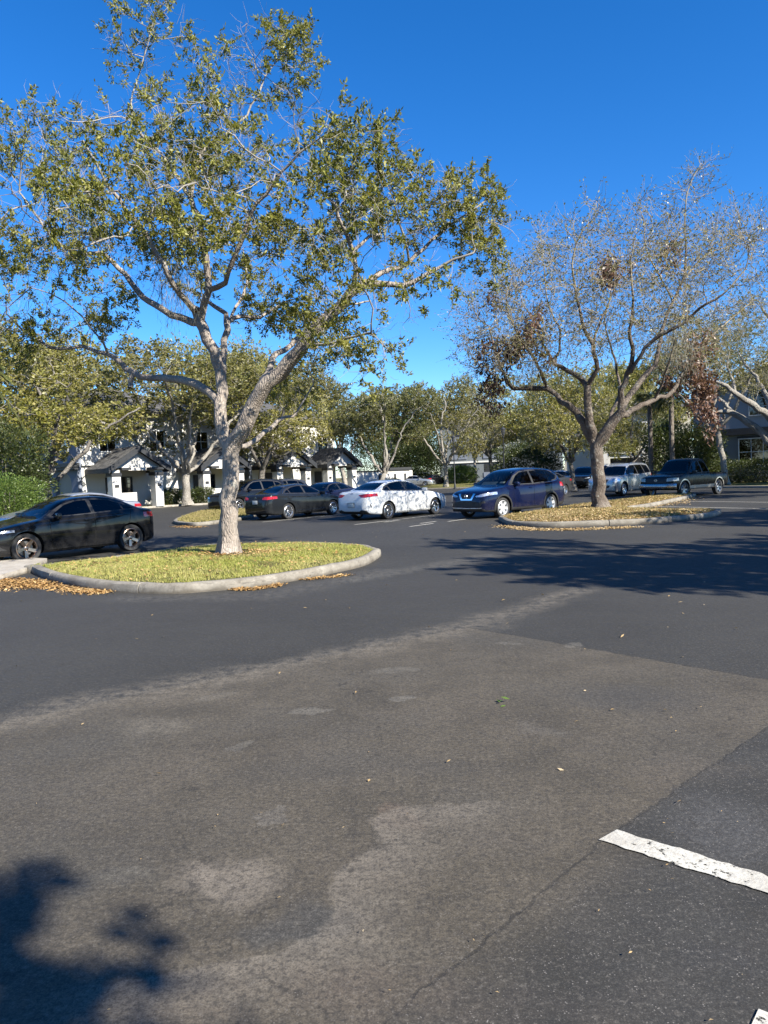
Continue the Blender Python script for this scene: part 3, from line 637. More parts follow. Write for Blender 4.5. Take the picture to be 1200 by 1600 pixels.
def soil_mat(name, a, b, c3):
    t = NT(name); p = t.pos(); n = t.noise(p, 1.3, 6.0, .65); f = t.noise(p, 22.0, 5.0, .75); vf = t.noise(p, 95.0, 4.0, .75)
    c = t.mix(t.ramp(n, .3, .7), a, b); c = t.mix(t.ramp(f, .45, .68), c, c3); c = t.mix(t.ramp(vf, .3, .6, .6, 0), c, tuple(x * .4 for x in a))
    return t.done(t.bsdf(c, .95, 0, .1, t.bump(t.math('ADD', f, vf), .9, .03)))
TURF = soil_mat("turf", (.10, .105, .03), (.17, .16, .055), (.24, .20, .09))
LITTER = soil_mat("leaf_litter_soil", (.17, .105, .05), (.26, .17, .085), (.34, .235, .12))
FIELD = soil_mat("field", (.10, .095, .045), (.16, .14, .065), (.20, .15, .075))
PAINT_N = None
def paint_mat():
    t = NT("road_paint"); p = t.pos(); f = t.noise(p, 26.0, 5.0, .72); b = t.noise(p, 4.0, 5.0, .65)
    c = t.mix(t.ramp(b, .3, .7), (.54, .52, .46), (.40, .375, .325)); c = t.mix(t.ramp(t.noise(p, 60.0, 4.0, .7), .36, .52, .5, 0), c, (.27, .24, .20))
    worn = t.ramp(t.math('ADD', t.math('MULTIPLY', f, .75), t.math('MULTIPLY', b, .35)), .425, .49)
    tr = t.new('BsdfTransparent'); mx = t.new('MixShader'); t.put(mx.inputs[0], worn); t.l.new(tr.outputs[0], mx.inputs[1]); t.l.new(t.bsdf(c, .75, 0, .3, t.bump(f, .6, .01)).outputs[0], mx.inputs[2])
    return t.done(mx)
PAINT = paint_mat()

sheet('ground', [(-700, -700), (700, -700), (700, 1400), (-700, 1400)], -0.06, FIELD)
sheet('parking_lot', [(-60, -24), (60, -24), (60, 70), (40, 150), (-12, 150), (-40, 70), (-60, 40)], 0.0, ASPHALT)

def offset_poly(poly, d):
    """inset a closed polygon (counter-clockwise) by d"""
    n = len(poly); out = []
    for i in range(n):
        a, b, c = Vector(poly[i - 1]), Vector(poly[i]), Vector(poly[(i + 1) % n])
        e1 = (b - a).normalized(); e2 = (c - b).normalized(); n1 = Vector((-e1.y, e1.x)); n2 = Vector((-e2.y, e2.x)); m = (n1 + n2).normalized()
        out.append(b + m * d / max(.4, m.dot(n1)))
    return [(p.x, p.y) for p in out]
def smooth_poly(poly, k=6):
    P = [Vector(p) for p in poly]; n = len(P); out = []
    for i in range(n):
        p0, p1, p2, p3 = P[i - 1], P[i], P[(i + 1) % n], P[(i + 2) % n]
        for j in range(k):
            t = j / k; q = 0.5 * ((2 * p1) + (-p0 + p2) * t + (2 * p0 - 5 * p1 + 4 * p2 - p3) * t * t + (-p0 + 3 * p1 - 3 * p2 + p3) * t ** 3); out.append((q.x, q.y))
    return out
def ccw(poly):
    a = sum(poly[i][0] * poly[(i + 1) % len(poly)][1] - poly[(i + 1) % len(poly)][0] * poly[i][1] for i in range(len(poly)))
    return poly if a > 0 else poly[::-1]
def kerb_ring(name, poly, w=.16, h=.15, m=None, closed=True, joints=3.0):
    """rounded concrete kerb along a closed outline, with narrow joints"""
    prof = [(0, -.02), (0, h * .55), (.012, h * .84), (.045, h), (w - .03, h), (w, h * .86), (w, -.02)]
    P_ = [Vector(p) for p in poly]; out = []; jn = set(); acc = 1.2
    for i in range(len(P_)):
        a, b_ = P_[i], P_[(i + 1) % len(P_)]; L_ = (b_ - a).length; out.append(tuple(a)); u = joints - acc
        while 0.03 < u < L_ - .03:
            for e in (-.014, -.004, .004, .014):
                if abs(e) < .01: jn.add(len(out))
                out.append(tuple(a + (b_ - a) * ((u + e) / L_)))
            u += joints; acc -= joints
        acc += L_
        while acc > joints: acc -= joints
    poly = out
    rings = [offset_poly(poly, d) for d, _ in prof]; deep = [offset_poly(poly, min(.16, d + .022)) for d, _ in prof]; n = len(poly); m_ = len(prof); mb = MB()
    vs = []; jit = random.Random(3)
    for i in range(n):
        j = i in jn
        for k, (d, z) in enumerate(prof):
            q = (deep if j and k < 4 else rings)[k][i]; up = z > .05
            vs.append((q[0] + (jit.gauss(0, .002) if up else 0), q[1] + (jit.gauss(0, .002) if up else 0), z - (.02 if j and up else 0) + (jit.gauss(0, .0025) if up else 0)))
    fs = [(i * m_ + k, ((i + 1) % n) * m_ + k, ((i + 1) % n) * m_ + k + 1, i * m_ + k + 1) for i in range(n) for k in range(m_ - 1)]
    mb.add(vs, fs); o = mb.build(name, m or KERB, None, 40); o['kind'] = 'structure'; return o
def inside(poly, X, Y):
    c = np.zeros(len(X), bool); n = len(poly)
    for i in range(n):
        x1, y1 = poly[i]; x2, y2 = poly[(i + 1) % n]
        m = ((y1 > Y) != (y2 > Y)) & (X < (x2 - x1) * (Y - y1) / (y2 - y1 + 1e-12) + x1); c ^= m
    return c
def edge_dist(poly, X, Y):
    d = np.full(len(X), 1e9)
    for i in range(len(poly)):
        ax, ay = poly[i]; bx, by = poly[(i + 1) % len(poly)]; dx, dy = bx - ax, by - ay
        u = np.clip(((X - ax) * dx + (Y - ay) * dy) / (dx * dx + dy * dy + 1e-12), 0, 1); d = np.minimum(d, np.hypot(X - ax - u * dx, Y - ay - u * dy))
    return d
def mound(name, poly, z0, rise, m, res=.25, noise=.012, seed=0):
    """gently domed bed filling a closed outline"""
    me = bpy.data.meshes.new(name); bm = bmesh.new(); vs = [bm.verts.new((p[0], p[1], z0)) for p in poly]; f = bm.faces.new(vs)
    xs = [p[0] for p in poly]; ys = [p[1] for p in poly]
    for ax, lo, hi in ((0, min(xs), max(xs)), (1, min(ys), max(ys))):
        q = lo + res
        while q < hi:
            co = (q, 0, 0) if ax == 0 else (0, q, 0); no = (1, 0, 0) if ax == 0 else (0, 1, 0)
            bmesh.ops.bisect_plane(bm, geom=bm.verts[:] + bm.edges[:] + bm.faces[:], plane_co=co, plane_no=no); q += res
    X = np.array([v.co.x for v in bm.verts]); Y = np.array([v.co.y for v in bm.verts]); d = edge_dist(poly, X, Y); rg = np.random.default_rng(seed)
    for v, dd in zip(bm.verts, d): v.co.z = z0 + rise * (1 - math.exp(-dd / .7)) + (rg.normal(0, noise) if dd > .02 else 0)
    bm.normal_update(); bm.to_mesh(me); bm.free()
    if sum(p.normal.z for p in me.polygons) < 0: me.flip_normals()
    o = link(name, me, m, None, 180); o['kind'] = 'structure'; return o
def bed_z(poly, X, Y, z0, rise): return z0 + rise * (1 - np.exp(-edge_dist(poly, X, Y) / .7))
def scatter(poly, n, rng):
    xs = [p[0] for p in poly]; ys = [p[1] for p in poly]; X = rng.uniform(min(xs), max(xs), n * 3); Y = rng.uniform(min(ys), max(ys), n * 3); m = inside(poly, X, Y); return X[m][:n], Y[m][:n]
def blades(name, X, Y, Z, rng, h=.065, w=.006, m=None):
    n = len(X); a = rng.uniform(0, 6.283, n); hh = h * rng.uniform(.5, 1.4, n); ln = rng.uniform(.2, 1.1, n) * hh; b = rng.uniform(0, 6.283, n)
    B = np.stack([X, Y, Z], 1); s = np.stack([np.cos(a), np.sin(a), 0 * a], 1) * w; tip = B + np.stack([np.cos(b) * ln, np.sin(b) * ln, hh], 1)
    V = np.stack([B - s, B + s, tip], 1).reshape(-1, 3); return tag(link(name, np_mesh(name, V, np.arange(3 * n).reshape(-1, 3)), m), kind='stuff')
def flat_leaves(name, X, Y, Z, rng, L=.06, Wd=.014, m=None, tilt=.35, label=None, parent=None):
    n = len(X); a = rng.uniform(0, 6.283, n); D = np.stack([np.cos(a), np.sin(a), rng.normal(0, tilt, n)], 1); P = np.stack([X, Y, Z + .004 + np.abs(rng.normal(0, .012, n)) * (tilt > .2)], 1)
    N = np.stack([rng.normal(0, tilt, n), rng.normal(0, tilt, n), np.ones(n)], 1); Sd = np.cross(D, N); Sd /= np.linalg.norm(Sd, axis=1)[:, None]; D /= np.linalg.norm(D, axis=1)[:, None]
    l = L * rng.uniform(.6, 1.4, (n, 1)); w = Wd * rng.uniform(.6, 1.4, (n, 1)); cv = np.cross(Sd, D) * w * rng.uniform(-.4, .8, (n, 1))
    V = np.stack([P - D * l * .5, P + Sd * w + cv, P + D * l * .5, P - Sd * w + cv], 1).reshape(-1, 3); V[:, 2] = np.maximum(V[:, 2], np.repeat(Z, 4) + .003)
    return tag(link(name, np_mesh(name, V, np.arange(4 * n).reshape(-1, 4)), m, parent), kind='stuff')
GRASS = leaf_mat("grass_blade", (.20, .235, .045), (.37, .365, .09), (.52, .44, .20), trans=.3, rough=.6, spec=.3)
GRASS_DRY = leaf_mat("dry_grass", (.19, .17, .05), (.28, .24, .09), (.36, .28, .14), trans=.25, rough=.7, spec=.2)
LITTER_LEAF = leaf_mat("litter_leaf", (.24, .12, .04), (.42, .25, .09), (.50, .35, .17), trans=.1, rough=.6, spec=.3)
LITTER_PALE = leaf_mat("litter_pale", (.28, .18, .08), (.46, .32, .15), (.55, .43, .26), trans=.1, rough=.6, spec=.3)
rngG = np.random.default_rng(77)
# near island
def Gz(px, py): g = G(px, py, .16); return (g.x, g.y)
ISL1 = ccw(smooth_poly([G2(48, 894), G2(80, 908), G2(150, 922), G2(258, 928), G2(330, 924), G2(400, 917), G2(470, 906), G2(520, 896), G2(570, 884), G2(594, 870), Gz(590, 855), Gz(562, 849), Gz(480, 846), Gz(380, 848), Gz(300, 853), Gz(180, 868), Gz(90, 878), Gz(60, 881)]))
kerb_ring('kerb_near_island', ISL1, .17, .15)
BED1 = offset_poly(ISL1, .165); mound('island_bed', BED1, .135, .05, TURF, seed=1)
X, Y = scatter(BED1, 66000, rngG); Z = bed_z(BED1, X, Y, .125, .05)
_tb = G(358, 866, .17); _d = np.hypot(X - _tb.x - .1, Y - _tb.y + .1); from mathutils import noise as _mn
_nz = np.array([_mn.noise(Vector((a * 1.7, b_ * 1.7, 0))) + .5 * _mn.noise(Vector((a * 6, b_ * 6, 3))) for a, b_ in zip(X, Y)]); _k = rngG.random(len(X)) < np.clip((_nz + .62) / .6, .12, 1); X, Y, Z, _d = X[_k], Y[_k], Z[_k], _d[_k]
_k = (_d > .55) | (rngG.random(len(X)) < (_d / .75) ** 3); X, Y, Z = X[_k], Y[_k], Z[_k]
blades('grass', X, Y, Z, rngG, .048, .0075, GRASS)
X, Y = scatter(BED1, 900, rngG); flat_leaves('litter_on_grass', X, Y, bed_z(BED1, X, Y, .165, .05), rngG, .06, .014, LITTER_LEAF)
_a = rngG.uniform(0, 6.28, 700); _rr = .3 + np.abs(rngG.normal(0, .45, 700)); X = _tb.x + .25 + np.cos(_a) * _rr * 1.3; Y = _tb.y + np.sin(_a) * _rr * .6; _k = inside(BED1, X, Y); X, Y = X[_k], Y[_k]
flat_leaves('litter_round_trunk', X, Y, bed_z(BED1, X, Y, .15, .05), rngG, .06, .014, LITTER_LEAF)
# far island with the bare oak: long strip that runs back along the bays
ISL2 = ccw(smooth_poly([G2(784, 816), G2(800, 822), G2(850, 824), G2(900, 823), G2(1000, 819), G2(1060, 814), G2(1110, 809), G2(1127, 803), Gz(1112, 795), Gz(1050, 795), (8.9, 26.2), (9.9, 27.5), (11.5, 29.6), (15.4, 35.6), (14.6, 36.4), (10.2, 32.0), (7.5, 29.2), (5.2, 26.0), (3.9, 24.2)]))
kerb_ring('kerb_far_island', ISL2, .17, .15)
BED2 = offset_poly(ISL2, .165); mound('island_litter_bed', BED2, .135, .07, LITTER, seed=2)
X, Y = scatter(BED2, 15000, rngG); flat_leaves('leaf_litter', X, Y, bed_z(BED2, X, Y, .14, .07), rngG, .085, .022, LITTER_PALE)
X, Y = scatter(BED2, 16000, rngG); blades('dry_grass', X, Y, bed_z(BED2, X, Y, .13, .07), rngG, .07, .011, GRASS_DRY)
# ------------------------------------------------------------------ vehicles
def paint(name, color, rough=0.22, metal=0.0, flake=0.0, coat=1.0, dust=1.0):
    t = NT(name); o = t.obj(); n = t.noise(o, 2.5, 4.0); f = t.noise(o, 420.0, 2.0)
    c = t.mix(t.ramp(n, .3, .7, .0, .03 * dust * dust), color, (.16, .14, .11)); c = t.mix(t.ramp(f, .45, .75, 0, flake), c, tuple(min(1, x * 3 + .012) for x in color))
    h = t.new('SeparateXYZ'); t.l.new(o, h.inputs[0]); dirt = t.math('MULTIPLY', t.ramp(h.outputs[2], .55, .2), t.ramp(t.noise(o, 7.0, 5.0, .7), .35, .7, .02 * dust, .25 * dust)); c = t.mix(dirt, c, (.12, .105, .085))
    r = t.math('ADD', t.ramp(n, .3, .7, rough * .8, rough * 1.3), t.math('MULTIPLY', dirt, .5))
    return t.done(t.bsdf(c, r, metal, .12, None, coat * .55))
def glass_mat(name, tint, refl=1.0):
    t = NT(name); lw = t.new('Fresnel'); lw.inputs['IOR'].default_value = 1.5
    tr = t.new('BsdfTransparent'); t.put(tr.inputs['Color'], tint); gl = t.new('BsdfGlossy'); gl.inputs['Roughness'].default_value = .02; t.put(gl.inputs['Color'], (.95, .97, 1))
    mx = t.new('MixShader'); t.put(mx.inputs[0], t.math('MULTIPLY', t.math('ADD', lw.outputs[0], .03), refl, clamp=True)); t.l.new(tr.outputs[0], mx.inputs[1]); t.l.new(gl.outputs[0], mx.inputs[2]); return t.done(mx)
GLASS = glass_mat("car_glass", (.42, .47, .46), .7); GLASS_DARK = glass_mat("tinted_glass", (.055, .06, .07), .55); GLASS_MID = glass_mat("smoked_glass", (.17, .19, .20), .6)
RUBBER = mat("tyre_rubber", (.022, .022, .023), .82, var=.25, scale=9, bump=.2, bscale=60)
BLACK_TRIM = mat("black_trim", (.018, .018, .019), .5, var=.15)
GAP = mat("rubber_seal", (.006, .006, .006), .9)
CHROME = mat("chrome", (.75, .76, .78), .12, 1.0, var=.05)
ALLOY = mat("alloy_silver", (.62, .63, .65), .3, 1.0, var=.08); ALLOY_W = mat("wheel_cover_silver", (.60, .61, .62), .38, .5, var=.08); ALLOY_BRONZE = mat("alloy_bronze", (.40, .31, .25), .3, 1.0, var=.1); ALLOY_GREY = mat("alloy_grey", (.30, .31, .33), .32, 1.0, var=.1)
STEEL = mat("brake_steel", (.20, .19, .18), .45, 1.0, var=.2)
SEAT_DARK = mat("seat_cloth", (.045, .045, .047), .9, var=.2); SEAT_BEIGE = mat("seat_beige", (.30, .26, .21), .85, var=.15)
DASH = mat("dash_plastic", (.03, .03, .032), .7, var=.2)
TAIL = mat("tail_lamp_red", (.36, .012, .015), .12, 0, .6, coat=1.0); TAIL_DARK = mat("tail_lamp_dark_red", (.075, .008, .012), .1, 0, .6, coat=1.0)
LAMP = mat("lamp_lens", (.55, .57, .60), .08, .6, .6, var=.3, scale=14, coat=1.0); LAMP_YEL = mat("lamp_lens_aged", (.50, .46, .36), .25, .2, .5, var=.25, scale=14, coat=.6); LAMP_DARK = mat("lamp_housing", (.10, .105, .11), .12, .4, .6, var=.4, scale=16, coat=1.0)
PLATE = mat("number_plate", (.55, .56, .52), .45, var=.15, scale=18); PLATE_DARK = mat("plate_frame", (.05, .05, .05), .5)
SHADE = mat("sunshade_foil", (.62, .66, .62), .35, .3, var=.15); STICKER = mat("white_sticker", (.72, .72, .70), .6, var=.06)

def pchip(pts, x):
    P = sorted(pts); X = np.array([p[0] for p in P], float); Yv = np.array([p[1] for p in P], float); h = np.diff(X); d = np.diff(Yv) / h; m = np.zeros(len(X)); m[0] = d[0]; m[-1] = d[-1]
    for i in range(1, len(X) - 1):
        if d[i - 1] * d[i] > 0: w1 = 2 * h[i] + h[i - 1]; w2 = h[i] + 2 * h[i - 1]; m[i] = (w1 + w2) / (w1 / d[i - 1] + w2 / d[i])
    x = np.clip(np.asarray(x, float), X[0], X[-1]); i = np.clip(np.searchsorted(X, x, side='right') - 1, 0, len(h) - 1); t = (x - X[i]) / h[i]
    return (2 * t**3 - 3 * t**2 + 1) * Yv[i] + (t**3 - 2 * t**2 + t) * h[i] * m[i] + (-2 * t**3 + 3 * t**2) * Yv[i + 1] + (t**3 - t**2) * h[i] * m[i + 1]
def cr1(P, k):
    """catmull-rom through rows of P (n,d), k pieces per span"""
    n = len(P); out = []
    for i in range(n - 1):
        p0 = P[max(i - 1, 0)]; p1 = P[i]; p2 = P[i + 1]; p3 = P[min(i + 2, n - 1)]
        for j in range(k):
            t = j / k; out.append(0.5 * ((2 * p1) + (-p0 + p2) * t + (2 * p0 - 5 * p1 + 4 * p2 - p3) * t * t + (-p0 + 3 * p1 - 3 * p2 + p3) * t ** 3))
    out.append(P[-1]); return np.array(out)
def car_loft(sp):
    """half body (y >= 0) as bmesh; x runs from the front bumper (0) to the rear (L)"""
    L = sp['L']; xs = set(np.arange(0, L + .001, .09).tolist()) | {0, .012, .03, .06, L - .012, L - .03, L - .06, L}
    xs = np.array(sorted(x for x in xs if 0 <= x <= L)); xs = xs[np.insert(np.diff(xs) > .008, 0, True)]
    zt, zb, zs, wd = (pchip(sp[k], xs) for k in ('top', 'belt', 'bot', 'wid')); rw = sp['rw']; rows = []
    for i in range(len(xs)):
        t, b, s, w = zt[i], min(zb[i], zt[i] - .012), zs[i], wd[i]; h = t - b; q = min(1, max(0, (h - .13) / .22)); q = q * q * (3 - 2 * q); H = b - s; r = min(rw, w * .86)
        low = [(.93 * w, b + .28 * h), (.86 * w, b + .55 * h), (.72 * w, b + .80 * h), (.40 * w, b + .96 * h)]
        cab = [(.955 * w + (r - .955 * w) * .48 + .012, b + .42 * h), (r + .012, b + .80 * h), (r - .055, b + .925 * h), (r * .55, b + .985 * h)]
        up = [tuple(np.array(a) * (1 - q) + np.array(c) * q) for a, c in zip(low, cab)]
        P = [(0, s), (.80 * w, s), (.955 * w, s + .035), (.985 * w, s + .16 * min(1, H / .5)), (w, s + .52 * H), (.99 * w, s + .82 * H), (.958 * w, b)] + up + [(0, t)]
        rows.append(cr1(np.array(P, float), 3))
    bm = bmesh.new(); grid = [[bm.verts.new((xs[i], max(0.0, p[0]), p[1])) for p in rows[i]] for i in range(len(xs))]; m = len(rows[0])
    for i in range(len(xs) - 1):
        for j in range(m - 1): bm.faces.new((grid[i][j], grid[i + 1][j], grid[i + 1][j + 1], grid[i][j + 1]))
    bm.faces.new(grid[0]); bm.faces.new(grid[-1][::-1])
    bmesh.ops.triangulate(bm, faces=[f for f in bm.faces if len(f.verts) > 4]); bm.normal_update()
    s = sum(f.normal.y * f.calc_area() for f in bm.faces if f.calc_center_median().y > .5)
    if s < 0: bmesh.ops.reverse_faces(bm, faces=bm.faces[:])
    bm.normal_update(); return bm
AX = {'side': (0, 2), 'front': (1, 2), 'rear': (1, 2), 'top': (0, 1)}
def pin(poly, x, y):
    c = False; n = len(poly)
    for i in range(n):
        x1, y1 = poly[i]; x2, y2 = poly[(i + 1) % n]
        if (y1 > y) != (y2 > y) and x < (x2 - x1) * (y - y1) / (y2 - y1) + x1: c = not c
    return c
def car_split(sp, regions):
    """cuts the half body along each region's outline; returns {name: (half verts, faces, normals)}"""
    bm = car_loft(sp); L = sp['L']; lay = bm.faces.layers.int.new('reg')
    def ok(f, view, x0, x1):
        c = f.calc_center_median(); n = f.normal
        if not (x0 <= c.x <= x1): return False
        return n.y > .25 if view == 'side' else n.x < -.06 if view == 'front' else n.x > .06 if view == 'rear' else n.z > .3
    for ri, R in enumerate(regions):
        view, poly = R['view'], R['poly']; a, b = AX[view]
        dx = {'side': (min(p[0] for p in poly), max(p[0] for p in poly)), 'front': (-1, R.get('deep', .8)), 'rear': (L - R.get('deep', .8), L + 1), 'top': (min(p[0] for p in poly), max(p[0] for p in poly))}[view]
        dx = (dx[0] - .01, dx[1] + .01) if 'xr' not in R else R['xr']
        lo = [min(p[k] for p in poly) - .004 for k in (0, 1)]; hi = [max(p[k] for p in poly) + .004 for k in (0, 1)]
        for i in range(len(poly)):
            p, q = poly[i], poly[(i + 1) % len(poly)]; fs = []
            for f in bm.faces:
                if f[lay] and not R.get('over'): continue
                if not ok(f, view, dx[0] - .2, dx[1] + .2): continue
                v0 = [min(v.co[k] for v in f.verts) for k in (a, b)]; v1 = [max(v.co[k] for v in f.verts) for k in (a, b)]
                if v1[0] < lo[0] or v0[0] > hi[0] or v1[1] < lo[1] or v0[1] > hi[1]: continue
                fs.append(f)
            if not fs: continue
            no = Vector((0, 0, 0)); no[a] = q[1] - p[1]; no[b] = -(q[0] - p[0]); co = Vector((0, 0, 0)); co[a] = p[0]; co[b] = p[1]
            g = set(fs)
            for f in fs: g.update(f.edges); g.update(f.verts)
            bmesh.ops.bisect_plane(bm, geom=list(g), dist=1e-5, plane_co=co, plane_no=no)
        bm.normal_update()
        for f in bm.faces:
            if f[lay] and not R.get('over'): continue
            c = f.calc_center_median()
            if ok(f, view, *dx) and pin(poly, c[a], c[b]): f[lay] = ri + 1
    bm.normal_update(); bm.verts.index_update()
    out = {}
    for f in bm.faces:
        out.setdefault(f[lay], []).append(f)
    res = {}
    for k, fs in out.items():
        nm = 'body' if k == 0 else regions[k - 1]['name']; d = res.setdefault(nm, ({}, [], [], []))
        for f in fs:
            ids = []
            for v in f.verts:
                if (k, v.index) not in d[0]:
                    d[0][(k, v.index)] = len(d[1]); n = v.normal.copy()
                    if abs(v.co.y) < 1e-5: n.y = 0; n.normalize()
                    off = 0 if k == 0 else regions[k - 1].get('off', 0)
                    d[1].append(v.co + n * off); d[2].append(n)
                ids.append(d[0][(k, v.index)])
            d[3].append(ids)
    bm.free(); return {k: (d[1], d[2], d[3]) for k, d in res.items()}
def half_obj(name, data, x_c, m, parent, sides):
    V, N, F = data; vs = []; ns = []; fs = []
    for s in sides:
        b = len(vs); vs += [(x_c - v.x, v.y * s, v.z) for v in V]; ns += [(-n.x, n.y * s, n.z) for n in N]
        fs += [tuple(b + i for i in (f if s < 0 else f[::-1])) for f in F]
    me = bpy.data.meshes.new(name); me.from_pydata(vs, [], fs); me.update()
    me.polygons.foreach_set('use_smooth', [True] * len(me.polygons))
    try: me.normals_split_custom_set_from_vertices(ns)
    except Exception: pass
    o = bpy.data.objects.new(name, me); COL.objects.link(o); me.materials.append(m); o.parent = parent; return o
def thick_line(a, b, w):
    dx, dy = b[0] - a[0], b[1] - a[1]; n = math.hypot(dx, dy); nx, ny = -dy / n * w / 2, dx / n * w / 2
    return [(a[0] + nx, a[1] + ny), (a[0] - nx, a[1] - ny), (b[0] - nx, b[1] - ny), (b[0] + nx, b[1] + ny)]
WHEELS = {}
def wheel(root, x, y, R, side, style, m_rim, wid=.21, rr=None, detail=True):
    key = (round(R, 3), style, m_rim.name, wid, rr, detail)
    w = bpy.data.objects.new('wheel', None); COL.objects.link(w); w.parent = root; w.location = (x, y, R); w.rotation_euler = (0, random.uniform(0, 1.2), 0 if side > 0 else PI); w.empty_display_size = .1
    Q = Matrix.Rotation(-PI / 2, 4, 'X')               # lathe Z -> +Y (outboard)
    if key not in WHEELS:
        r = rr or R * .71; h = wid / 2; t = MB(); n = 36 if detail else 20
        t.lathe([(r, -h * .8), (r + .02, -h * .95), (R * .93, -h), (R * .985, -h * .82), (R, -h * .5), (R, h * .5), (R * .985, h * .82), (R * .93, h), (r + .02, h * .95), (r, h * .8)], n, Q)
        a = MB(); a.lathe([(r + .004, h * .82), (r - .012, h * .90), (r - .022, h * .80), (r - .03, h * .3), (r - .04, -h * .8), (r, -h * .8)], n, Q)
        d = MB(); d.lathe([(.0, -.02), (r * .72, -.02), (r * .72, .0), (0, .0)], 24, Q)
        a.lathe([(0, h * .62), (.03, h * .62), (.05, h * .52), (.062, h * .35), (.062, h * .1)], 14, Q)
        def spoke(ang, w0, w1, r0=.045, r1=None, z0=.50, z1=.74, th=.03):
            r1 = r1 or r - .012; M = Q @ Matrix.Rotation(ang, 4, 'Z')
            vs = [Vector(p) for p in ((r0, -w0, h * z0 - th), (r0, w0, h * z0 - th), (r1, w1, h * z1 - th), (r1, -w1, h * z1 - th), (r0, -w0 * .8, h * z0), (r0, w0 * .8, h * z0), (r1, w1 * .8, h * z1), (r1, -w1 * .8, h * z1))]
            a.add([M @ v for v in vs], [(0, 1, 2, 3), (7, 6, 5, 4), (0, 4, 5, 1), (1, 5, 6, 2), (2, 6, 7, 3), (3, 7, 4, 0)])
        if style == 'twin5':
            for k in range(5):
                for s in (-1, 1): spoke(2 * PI * k / 5 + s * .14, .018, .015, r0=.04)
        elif style == 'five':
            for k in range(5): spoke(2 * PI * k / 5, .045, .032); spoke(2 * PI * k / 5 + .22, .012, .012, r0=.09)
        elif style == 'ten':
            for k in range(10): spoke(2 * PI * k / 10 + (.06 if k % 2 else -.06), .018, .028)
        elif style == 'cover':
            for k in range(6): spoke(2 * PI * k / 6, .055, .058, z0=.7, z1=.8)
            a.lathe([(.0, h * .74), (.075, h * .72), (.09, h * .55)], 16, Q)
        else:
            for k in range(6): spoke(2 * PI * k / 6, .05, .04)
        WHEELS[key] = (t.mesh('tyre'), a.mesh('rim'), d.mesh('brake_disc'))
        set_smooth(WHEELS[key][0], 50); set_smooth(WHEELS[key][1], 35)
        WHEELS[key][0].materials.append(RUBBER); WHEELS[key][1].materials.append(m_rim); WHEELS[key][2].materials.append(STEEL)
    for nm, me in zip(('tyre', 'rim', 'brake_disc'), WHEELS[key]): link(nm, me, None, w)
    return w
